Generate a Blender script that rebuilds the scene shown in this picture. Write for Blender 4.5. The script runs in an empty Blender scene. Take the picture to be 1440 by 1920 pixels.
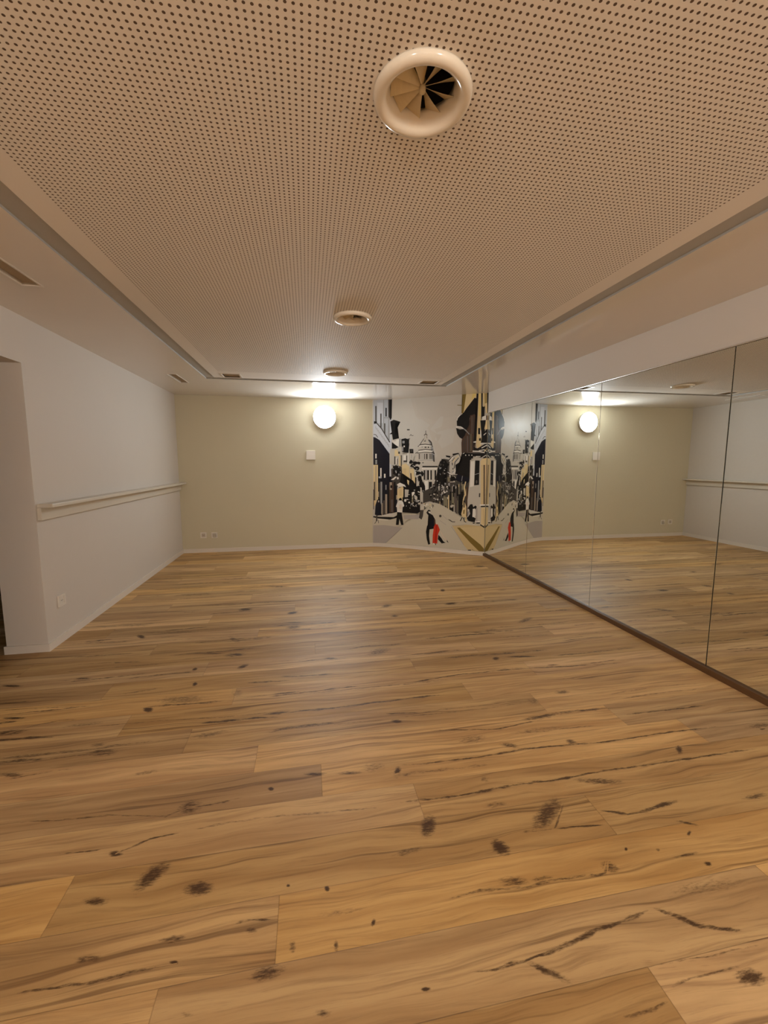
import bpy, bmesh, math, random
from mathutils import Vector, Matrix

# ---------------------------------------------------------------- data
KNOTS = [(75,(-552,1395),[(-500,1446),(-493,1427),(-499,1402),(-514,1377),(-536,1356),(-560,1344),(-583,1341),(-599,1349),(-607,1366),(-603,1389),(-590,1414),(-568,1437),(-542,1451),(-518,1455)]),
(80,(-381,1322),[(-326,1320),(-327,1307),(-339,1298),(-359,1293),(-382,1294),(-406,1300),(-425,1311),(-435,1324),(-435,1337),(-424,1347),(-404,1352),(-379,1352),(-355,1345),(-336,1334)]),
(70,(-696,1338),[(-647,1333),(-648,1326),(-658,1321),(-676,1319),(-697,1321),(-718,1326),(-734,1334),(-743,1342),(-743,1350),(-733,1355),(-716,1357),(-694,1355),(-673,1349),(-656,1341)]),
(65,(-420,1178),[(-377,1178),(-379,1172),(-389,1168),(-405,1166),(-424,1167),(-443,1169),(-457,1174),(-463,1179),(-462,1184),(-452,1188),(-435,1190),(-416,1190),(-397,1187),(-383,1183)]),
(85,(-708,1507),[(-678,1502),(-678,1496),(-684,1492),(-695,1491),(-708,1493),(-721,1499),(-732,1506),(-738,1513),(-738,1519),(-732,1523),(-721,1524),(-707,1522),(-694,1516),(-683,1509)]),
(60,(-540,1108),[(-495,1110),(-496,1105),(-507,1101),(-524,1098),(-544,1097),(-563,1098),(-578,1102),(-585,1106),(-584,1111),(-574,1115),(-557,1118),(-537,1119),(-517,1118),(-502,1115)]),
(100,(-397,1115),[(-383,1112),(-383,1110),(-387,1108),(-392,1108),(-399,1109),(-405,1111),(-410,1115),(-412,1118),(-412,1120),(-408,1122),(-403,1122),(-396,1121),(-390,1119),(-385,1116)]),
(60,(-641,1168),[(-600,1166),(-601,1160),(-610,1156),(-625,1155),(-643,1156),(-661,1159),(-675,1164),(-682,1170),(-682,1176),(-673,1180),(-658,1181),(-640,1180),(-621,1177),(-607,1172)]),
(75,(434,1417),[(464,1401),(447,1380),(429,1366),(411,1362),(398,1369),(392,1385),(393,1408),(403,1434),(419,1457),(439,1473),(458,1477),(472,1470),(478,1452),(475,1427)]),
(45,(331,1327),[(411,1335),(402,1327),(380,1319),(349,1313),(314,1310),(283,1310),(262,1313),(254,1320),(261,1327),(282,1335),(313,1342),(349,1345),(381,1345),(403,1341)]),
(70,(917,1385),[(1032,1454),(1025,1428),(996,1394),(954,1360),(906,1333),(862,1316),(830,1313),(814,1323),(817,1345),(840,1376),(880,1410),(929,1441),(978,1461),(1015,1466)]),
(85,(667,1283),[(691,1250),(677,1244),(660,1246),(645,1255),(634,1270),(630,1288),(632,1305),(642,1318),(657,1325),(674,1322),(690,1313),(701,1297),(705,1279),(701,1262)]),
(100,(284,929),[(298,927),(296,924),(292,923),(286,922),(279,924),(274,926),(271,929),(270,932),(273,935),(277,936),(283,936),(289,935),(295,933),(298,930)]),
(70,(629,905),[(686,867),(676,868),(656,875),(631,889),(605,906),(584,923),(571,937),(569,944),(580,944),(601,936),(627,922),(653,904),(674,887),(685,874)]),
(75,(1168,795),[(1211,780),(1194,774),(1172,772),(1150,774),(1131,781),(1119,790),(1117,801),(1125,810),(1142,817),(1164,819),(1188,817),(1207,810),(1218,800),(1220,789)]),
(28,(1273,1025),[(1492,1014),(1456,1002),(1385,995),(1294,994),(1201,999),(1123,1009),(1074,1023),(1063,1036),(1093,1048),(1160,1056),(1252,1058),(1350,1053),(1433,1043),(1484,1029)]),
(55,(657,1156),[(721,1144),(709,1136),(688,1132),(660,1133),(633,1138),(610,1146),(596,1157),(594,1167),(605,1176),(626,1180),(654,1180),(683,1175),(706,1166),(720,1155)]),
(60,(1010,1143),[(1037,1124),(1025,1118),(1009,1117),(994,1122),(982,1130),(975,1142),(975,1153),(982,1163),(995,1169),(1011,1170),(1026,1166),(1039,1157),(1045,1145),(1045,1133)]),
(50,(756,1147),[(804,1143),(796,1137),(780,1134),(760,1133),(738,1135),(721,1140),(710,1146),(708,1152),(715,1157),(731,1161),(751,1162),(773,1160),(791,1155),(802,1149)]),
(65,(-137,1042),[(-80,1048),(-83,1038),(-96,1030),(-116,1024),(-141,1021),(-165,1023),(-183,1029),(-193,1037),(-191,1046),(-179,1055),(-159,1061),(-133,1063),(-109,1062),(-90,1056)]),
(100,(36,1245),[(47,1244),(45,1238),(42,1235),(38,1233),(34,1234),(30,1237),(27,1242),(26,1247),(27,1253),(30,1256),(35,1258),(39,1257),(43,1254),(46,1249)]),
(90,(-90,1279),[(-82,1278),(-82,1275),(-85,1273),(-88,1272),(-92,1273),(-96,1275),(-98,1278),(-99,1281),(-98,1284),(-96,1286),(-93,1287),(-89,1286),(-85,1284),(-83,1281)]),
(80,(171,1116),[(178,1112),(175,1108),(170,1105),(166,1104),(163,1106),(161,1110),(162,1115),(164,1120),(168,1125),(172,1128),(176,1129),(180,1127),(181,1123),(181,1118)]),
(60,(55,1076),[(64,1074),(62,1066),(59,1060),(56,1057),(52,1058),(48,1062),(46,1069),(46,1077),(47,1085),(50,1092),(54,1095),(58,1094),(62,1090),(64,1082)]),
(50,(-70,1094),[(-58,1092),(-59,1083),(-62,1076),(-67,1073),(-72,1074),(-77,1079),(-81,1087),(-82,1097),(-82,1106),(-79,1113),(-74,1117),(-68,1116),(-63,1110),(-60,1102)]),
(30,(77,1164),[(177,1160),(167,1155),(139,1151),(100,1151),(56,1153),(17,1158),(-10,1163),(-20,1169),(-11,1174),(15,1177),(54,1178),(99,1176),(139,1171),(167,1166)]),
(50,(-195,1161),[(-173,1157),(-174,1152),(-180,1149),(-188,1149),(-198,1150),(-207,1154),(-214,1159),(-217,1165),(-215,1170),(-210,1173),(-201,1174),(-191,1172),(-182,1168),(-175,1163)]),
(45,(11,928),[(40,922),(37,918),(29,916),(17,916),(4,919),(-7,923),(-15,928),(-18,933),(-15,937),(-7,939),(5,939),(18,937),(30,932),(38,927)]),
(40,(-329,989),[(-305,985),(-307,982),(-313,981),(-322,982),(-333,984),(-343,987),(-350,990),(-353,994),(-352,996),(-346,997),(-336,997),(-326,995),(-316,992),(-308,988)]),
(90,(1358,1093),[(1368,1085),(1362,1083),(1355,1082),(1349,1084),(1345,1087),(1343,1092),(1344,1097),(1348,1101),(1355,1103),(1361,1103),(1368,1102),(1372,1098),(1374,1093),(1372,1089)]),
(80,(1116,1194),[(1123,1192),(1120,1189),(1116,1187),(1111,1186),(1108,1187),(1106,1189),(1106,1192),(1108,1195),(1112,1198),(1116,1201),(1120,1201),(1124,1201),(1126,1199),(1125,1196)]),
(60,(1315,1135),[(1382,1136),(1373,1133),(1352,1130),(1324,1128),(1295,1128),(1270,1129),(1253,1131),(1249,1134),(1258,1137),(1278,1140),(1306,1142),(1335,1142),(1361,1141),(1378,1139)]),
(80,(1402,1210),[(1405,1204),(1397,1201),(1391,1199),(1387,1200),(1385,1202),(1387,1206),(1392,1210),(1399,1215),(1407,1218),(1414,1220),(1418,1220),(1419,1217),(1417,1213),(1412,1209)]),
(60,(1229,1171),[(1233,1165),(1228,1164),(1223,1163),(1220,1165),(1218,1167),(1219,1171),(1221,1174),(1225,1178),(1229,1179),(1234,1180),(1237,1178),(1239,1176),(1239,1172),(1236,1168)]),
(100,(-921,2450),[(-888,2444),(-887,2430),(-892,2420),(-903,2416),(-917,2419),(-932,2428),(-946,2441),(-954,2456),(-956,2470),(-951,2480),(-940,2485),(-925,2482),(-909,2473),(-896,2459)]),
(45,(-763,2525),[(-580,2510),(-592,2485),(-637,2469),(-706,2464),(-785,2471),(-860,2488),(-916,2513),(-943,2541),(-935,2566),(-892,2583),(-822,2589),(-740,2582),(-662,2564),(-605,2538)]),
(90,(-731,2697),[(-715,2708),(-712,2695),(-713,2683),(-717,2674),(-724,2669),(-732,2670),(-740,2676),(-746,2687),(-749,2699),(-749,2711),(-745,2721),(-738,2726),(-730,2725),(-722,2719)]),
(65,(-501,1678),[(-447,1688),(-445,1669),(-454,1651),(-471,1640),(-494,1635),(-518,1640),(-539,1651),(-553,1668),(-556,1688),(-549,1706),(-531,1718),(-507,1723),(-482,1719),(-461,1706)]),
(95,(-181,1719),[(-166,1716),(-167,1711),(-171,1708),(-177,1707),(-184,1708),(-190,1712),(-195,1717),(-197,1722),(-196,1727),(-192,1731),(-186,1732),(-179,1731),(-172,1727),(-168,1722)]),
(90,(452,2087),[(488,2075),(482,2069),(471,2066),(456,2067),(440,2072),(426,2081),(418,2090),(417,2099),(422,2106),(434,2109),(449,2108),(465,2103),(479,2094),(487,2085)]),
(85,(376,1719),[(390,1709),(380,1694),(370,1684),(361,1681),(355,1686),(353,1697),(355,1713),(362,1730),(372,1746),(382,1756),(392,1759),(398,1754),(400,1742),(397,1726)]),
(60,(1245,1504),[(1369,1469),(1350,1464),(1310,1467),(1257,1477),(1202,1493),(1154,1511),(1125,1527),(1118,1539),(1137,1544),(1178,1541),(1232,1531),(1289,1515),(1336,1497),(1365,1480)]),
(35,(273,1765),[(347,1761),(337,1744),(315,1731),(285,1726),(253,1728),(225,1737),(206,1752),(199,1770),(208,1787),(229,1800),(260,1807),(293,1805),(323,1795),(342,1779)]),
(80,(1770,1616),[(1798,1627),(1790,1613),(1777,1600),(1764,1590),(1752,1585),(1743,1587),(1739,1594),(1742,1606),(1750,1619),(1762,1633),(1776,1643),(1789,1648),(1798,1646),(1801,1639)]),
(65,(1284,1763),[(1307,1740),(1296,1734),(1283,1733),(1270,1739),(1260,1750),(1255,1763),(1255,1776),(1261,1787),(1272,1794),(1285,1794),(1298,1788),(1309,1777),(1314,1764),(1313,1750)]),
(60,(963,1797),[(1014,1775),(1003,1768),(985,1767),(962,1771),(939,1781),(921,1793),(911,1807),(912,1818),(923,1826),(942,1827),(965,1823),(988,1813),(1006,1800),(1015,1787)]),
(95,(2355,1684),[(2380,1683),(2370,1676),(2356,1672),(2343,1669),(2332,1670),(2325,1673),(2324,1679),(2329,1686),(2339,1692),(2353,1697),(2367,1699),(2378,1698),(2385,1695),(2386,1689)]),
(40,(1287,2134),[(1336,2125),(1321,2109),(1299,2097),(1275,2093),(1253,2097),(1238,2108),(1232,2125),(1237,2143),(1252,2160),(1274,2173),(1299,2177),(1321,2173),(1337,2161),(1342,2144)]),
(40,(797,1872),[(896,1874),(880,1857),(848,1843),(807,1835),(765,1834),(729,1840),(706,1853),(701,1870),(715,1887),(746,1902),(787,1911),(832,1912),(869,1905),(892,1891)]),
(45,(1170,1878),[(1352,1874),(1328,1864),(1273,1857),(1198,1854),(1119,1856),(1051,1862),(1006,1872),(993,1883),(1015,1893),(1068,1900),(1142,1903),(1223,1902),(1294,1895),(1341,1885)]),
(35,(752,1605),[(772,1588),(763,1581),(752,1579),(741,1581),(731,1589),(726,1599),(726,1611),(730,1622),(740,1630),(751,1633),(763,1630),(772,1622),(777,1611),(777,1599)]),
(70,(-1010,2103),[(-927,2097),(-929,2083),(-947,2073),(-976,2069),(-1012,2072),(-1048,2081),(-1076,2094),(-1091,2109),(-1090,2123),(-1074,2133),(-1044,2137),(-1007,2135),(-970,2126),(-942,2112)]),
(60,(-1338,2012),[(-1267,1999),(-1269,1991),(-1284,1987),(-1310,1988),(-1341,1993),(-1371,2003),(-1396,2014),(-1409,2025),(-1408,2034),(-1393,2038),(-1367,2037),(-1335,2031),(-1304,2021),(-1280,2010)]),
(70,(-1558,2356),[(-1466,2364),(-1467,2350),(-1486,2338),(-1518,2329),(-1559,2326),(-1599,2329),(-1630,2337),(-1648,2349),(-1649,2363),(-1631,2375),(-1598,2384),(-1557,2388),(-1516,2385),(-1484,2376)]),
(80,(-1462,2892),[(-1396,2885),(-1396,2873),(-1410,2864),(-1433,2862),(-1462,2865),(-1491,2874),(-1514,2886),(-1527,2900),(-1527,2912),(-1514,2921),(-1491,2924),(-1461,2920),(-1432,2911),(-1408,2899)]),
(85,(-1862,2880),[(-1783,2866),(-1786,2858),(-1803,2854),(-1832,2856),(-1867,2863),(-1901,2873),(-1928,2884),(-1941,2895),(-1939,2903),(-1922,2907),(-1893,2905),(-1857,2898),(-1823,2888),(-1796,2877)]),
(70,(-193,2285),[(-105,2288),(-113,2278),(-137,2270),(-171,2265),(-209,2264),(-244,2267),(-269,2273),(-279,2282),(-272,2291),(-249,2299),(-215,2305),(-176,2306),(-140,2303),(-115,2297)]),
(35,(-447,2538),[(-402,2530),(-403,2504),(-412,2485),(-428,2477),(-448,2480),(-467,2495),(-483,2518),(-492,2546),(-492,2573),(-483,2593),(-467,2602),(-446,2598),(-426,2582),(-410,2558)]),
(45,(-532,2153),[(-405,2168),(-415,2155),(-447,2141),(-496,2130),(-551,2124),(-602,2123),(-639,2129),(-655,2139),(-648,2152),(-617,2165),(-569,2177),(-513,2184),(-460,2184),(-421,2179)]),
(75,(6,1774),[(63,1766),(57,1761),(41,1759),(18,1759),(-7,1763),(-30,1768),(-45,1775),(-51,1781),(-46,1786),(-30,1789),(-7,1788),(18,1785),(41,1779),(57,1773)]),
(60,(161,1752),[(233,1744),(225,1739),(204,1737),(176,1737),(144,1741),(115,1747),(96,1753),(89,1760),(96,1765),(116,1767),(145,1767),(177,1763),(206,1757),(226,1751)]),
(40,(736,1466),[(804,1461),(794,1452),(772,1447),(744,1445),(714,1447),(689,1453),(673,1462),(669,1471),(679,1479),(700,1485),(729,1487),(760,1485),(785,1479),(801,1470)]),
(80,(1309,2682),[(1339,2676),(1330,2663),(1316,2654),(1302,2651),(1288,2653),(1279,2661),(1276,2673),(1279,2687),(1288,2700),(1302,2709),(1317,2713),(1330,2711),(1340,2703),(1343,2690)]),
(60,(1516,2193),[(1576,2186),(1564,2177),(1543,2172),(1516,2170),(1489,2173),(1468,2180),(1456,2190),(1456,2200),(1468,2209),(1489,2215),(1516,2216),(1543,2213),(1565,2206),(1577,2196)]),
(50,(1181,2765),[(1220,2758),(1211,2748),(1197,2741),(1180,2740),(1163,2743),(1149,2750),(1142,2760),(1143,2772),(1151,2781),(1165,2788),(1182,2790),(1200,2787),(1213,2779),(1220,2769)]),
(90,(-610,4061),[(-532,4063),(-537,4043),(-556,4027),(-586,4017),(-620,4016),(-652,4024),(-676,4039),(-687,4059),(-683,4079),(-665,4096),(-635,4106),(-600,4107),(-567,4099),(-542,4083)]),
(90,(-164,3892),[(-106,3905),(-111,3885),(-126,3867),(-148,3853),(-174,3847),(-197,3850),(-214,3861),(-222,3879),(-218,3899),(-203,3917),(-181,3931),(-155,3937),(-131,3934),(-113,3923)]),
(80,(-1350,3554),[(-1302,3527),(-1301,3511),(-1310,3503),(-1327,3506),(-1349,3518),(-1371,3537),(-1389,3560),(-1400,3582),(-1401,3599),(-1392,3607),(-1374,3604),(-1352,3592),(-1330,3572),(-1312,3549)]),
(80,(-594,3353),[(-541,3311),(-545,3299),(-559,3296),(-580,3305),(-603,3323),(-625,3347),(-641,3373),(-648,3395),(-644,3408),(-629,3411),(-608,3402),(-584,3383),(-562,3358),(-546,3333)]),
(60,(-143,3536),[(-63,3540),(-70,3518),(-92,3501),(-123,3490),(-158,3489),(-190,3496),(-213,3511),(-223,3532),(-217,3553),(-196,3571),(-164,3582),(-128,3584),(-95,3576),(-72,3560)]),
(95,(-782,2904),[(-765,2916),(-763,2905),(-764,2893),(-769,2884),(-776,2879),(-784,2878),(-792,2882),(-798,2891),(-800,2902),(-799,2914),(-794,2923),(-787,2929),(-779,2930),(-771,2925)]),
(75,(-465,2884),[(-422,2910),(-422,2893),(-432,2875),(-447,2859),(-466,2848),(-485,2844),(-500,2848),(-508,2858),(-508,2874),(-499,2892),(-484,2908),(-464,2920),(-445,2925),(-430,2921)]),
(75,(-550,3080),[(-452,3074),(-459,3059),(-484,3048),(-522,3044),(-565,3047),(-605,3056),(-634,3070),(-647,3086),(-641,3101),(-616,3112),(-578,3117),(-534,3114),(-493,3105),(-464,3090)]),
(45,(-1100,3607),[(-841,3571),(-862,3554),(-930,3548),(-1030,3553),(-1144,3569),(-1249,3592),(-1325,3618),(-1357,3642),(-1339,3660),(-1273,3667),(-1172,3662),(-1056,3646),(-948,3622),(-872,3595)]),
(80,(1384,3869),[(1463,3871),(1449,3851),(1421,3835),(1387,3825),(1353,3825),(1324,3833),(1308,3848),(1306,3868),(1320,3888),(1347,3904),(1381,3914),(1417,3915),(1446,3906),(1462,3891)]),
(60,(743,3922),[(822,3946),(810,3917),(786,3889),(753,3869),(719,3858),(689,3860),(670,3874),(666,3898),(676,3926),(700,3954),(733,3976),(769,3987),(799,3985),(818,3970)]),
(60,(765,3639),[(814,3635),(805,3618),(789,3605),(768,3599),(746,3601),(728,3610),(717,3625),(715,3643),(724,3660),(740,3673),(761,3679),(783,3677),(802,3667),(813,3652)]),
(70,(2286,5249),[(2386,5231),(2365,5209),(2329,5195),(2285,5192),(2241,5200),(2205,5217),(2186,5242),(2186,5267),(2206,5290),(2242,5305),(2287,5308),(2332,5300),(2367,5282),(2386,5257)]),
(60,(343,4486),[(412,4474),(404,4458),(383,4448),(355,4446),(325,4452),(298,4464),(280,4481),(274,4499),(282,4514),(302,4524),(331,4527),(362,4521),(389,4509),(407,4492)]),
(80,(1445,4306),[(1480,4299),(1468,4276),(1452,4259),(1435,4250),(1420,4253),(1409,4266),(1406,4287),(1410,4312),(1422,4336),(1438,4354),(1455,4362),(1471,4360),(1481,4346),(1485,4325)]),
(55,(1893,3328),[(2012,3380),(1989,3349),(1948,3315),(1896,3283),(1845,3261),(1804,3253),(1781,3258),(1779,3277),(1800,3307),(1839,3341),(1891,3373),(1944,3396),(1987,3406),(2012,3400)]),
(60,(1481,3147),[(1562,3158),(1542,3130),(1511,3106),(1475,3090),(1440,3085),(1413,3093),(1399,3111),(1401,3137),(1419,3165),(1450,3190),(1487,3207),(1524,3212),(1551,3204),(1565,3185)]),
(50,(497,2942),[(624,2976),(607,2942),(570,2909),(519,2883),(465,2868),(418,2869),(386,2883),(375,2909),(388,2942),(423,2976),(474,3003),(531,3019),(581,3020),(614,3004)]),
(60,(-360,4776),[(-181,4744),(-198,4729),(-247,4723),(-318,4728),(-396,4742),(-468,4764),(-519,4787),(-539,4809),(-523,4824),(-474,4830),(-403,4825),(-322,4811),(-250,4789),(-199,4765)]),
(45,(-1510,3834),[(-1328,3801),(-1338,3782),(-1382,3773),(-1451,3777),(-1531,3791),(-1607,3814),(-1664,3842),(-1691,3868),(-1683,3888),(-1639,3897),(-1570,3894),(-1488,3879),(-1410,3855),(-1353,3827)]),
(70,(139,2894),[(199,2883),(193,2873),(175,2868),(151,2868),(124,2872),(101,2882),(84,2893),(79,2905),(85,2915),(102,2921),(127,2921),(154,2916),(178,2907),(194,2895)]),
(65,(1434,1249),[(1474,1229),(1467,1228),(1453,1232),(1436,1239),(1418,1248),(1403,1258),(1394,1265),(1393,1270),(1401,1271),(1415,1267),(1433,1260),(1451,1250),(1465,1241),(1474,1233)]),
(60,(1838,1310),[(1920,1311),(1904,1304),(1876,1299),(1841,1296),(1806,1296),(1777,1299),(1760,1304),(1758,1310),(1772,1316),(1800,1321),(1835,1324),(1871,1324),(1901,1322),(1918,1317)]),
]
CRACKS = [(9,80,[(448,2449),(735,2483),(964,2511),(1347,2515),(1728,2485),(2210,2462),(2682,2494)]),
(8,80,[(591,1983),(954,1927),(1150,1951),(1403,1995),(1679,2003)]),
(9,75,[(347,1762),(523,1748),(733,1746),(898,1750),(1015,1760),(1238,1747),(1496,1733),(1655,1739),(1881,1742),(2172,1735)]),
(10,80,[(288,1550),(430,1546),(602,1538),(852,1553),(1078,1546),(1272,1557),(1635,1555),(1872,1556),(2215,1556)]),
(9,85,[(1698,1921),(1951,1917),(2269,1914),(2608,1886)]),
(12,85,[(1131,1365),(1187,1350),(1239,1325),(1331,1332),(1419,1346),(1521,1353)]),
(7,60,[(1034,1440),(908,1319),(758,1328)]),
(8,70,[(898,1321),(995,1313),(1124,1300)]),
(10,80,[(1042,1001),(969,987),(830,975),(710,954),(577,941),(488,938),(411,942)]),
(14,75,[(1043,1002),(1090,975),(1130,939),(1196,912),(1272,893)]),
(7,60,[(1026,1176),(979,1126),(908,1131),(795,1140),(692,1132),(531,1148),(400,1141)]),
(7,60,[(-819,1114),(-695,1113),(-589,1105),(-514,1115),(-389,1111)]),
(8,75,[(-708,1507),(-670,1524),(-607,1550),(-498,1560)]),
(6,60,[(-924,1548),(-798,1535),(-764,1537)]),
(8,60,[(-1205,1732),(-1008,1707),(-814,1697),(-582,1649),(-511,1677),(-367,1681),(-264,1705)]),
(8,50,[(-498,1560),(-347,1572),(-165,1572),(23,1555),(281,1538)]),
(6,70,[(-261,1191),(-198,1190),(-118,1181)]),
(6,50,[(-390,1164),(-450,1173)]),
(7,55,[(-1451,2126),(-1237,2100),(-1010,2103),(-886,2088)]),
(7,70,[(-1584,2339),(-1472,2399),(-1359,2425),(-1253,2420)]),
(6,60,[(-1213,2337),(-817,2325),(-480,2297),(-134,2295)]),
(5,70,[(-453,2480),(-206,2482),(51,2477),(445,2437)]),
(6,60,[(-1741,2591),(-1489,2571),(-1290,2556)]),
(5,60,[(96,2119),(270,2121),(386,2114)]),
(5,70,[(-1650,3118),(-1414,3114),(-1159,3075)]),
(4,70,[(-947,3068),(-588,3087),(-507,3046)]),
(4,65,[(-1915,2871),(-1755,2900),(-1445,2889)]),
(4,60,[(-1855,3321),(-1591,3280)]),
(4,55,[(-310,2935),(138,2869)]),
(4,60,[(1247,3551),(1651,3520)]),
(3,55,[(569,4001),(1369,4076),(2087,4074),(2457,4064)]),
(5,50,[(70,3113),(565,3091),(1169,3063)]),
(4,50,[(552,2622),(911,2572),(2046,2467)]),
(5,60,[(1416,2360),(1629,2335),(1865,2313)]),
(4,50,[(1814,2127),(2135,2151),(2463,2125)]),
(6,50,[(418,2123),(630,2119),(944,2114),(1287,2134)]),
(6,55,[(1178,820),(1007,823),(921,812)]),
(7,55,[(745,784),(855,785),(916,791)]),
(5,50,[(915,867),(1097,858),(1297,856)]),
]
PALETTE = [(0.012,0.011,0.011),(0.012,0.012,0.02),(0.07,0.062,0.055),(0.12,0.1,0.09),(0.46,0.49,0.54),(0.33,0.335,0.34),(0.58,0.61,0.67),(0.82,0.8,0.75),(0.62,0.58,0.52),(0.575,0.555,0.51),(0.545,0.51,0.455),(0.74,0.6,0.34),(0.66,0.52,0.29),(0.22,0.15,0.035),(0.4,0.3,0.11),(0.58,0.045,0.02),(0.45,0.025,0.015),(0.085,0.05,0.035),(0.57,0.535,0.44),(0.62,0.595,0.55),(0.42,0.385,0.36),(0.4,0.33,0.26),(0.57,0.54,0.48),(0.6,0.47,0.25),(0.66,0.44,0.24),(0.64,0.51,0.28),(0.78,0.62,0.22),(0.24,0.22,0.15),(0.16,0.14,0.09),(0.76,0.66,0.58),(0.7,0.55,0.45)]
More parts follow.
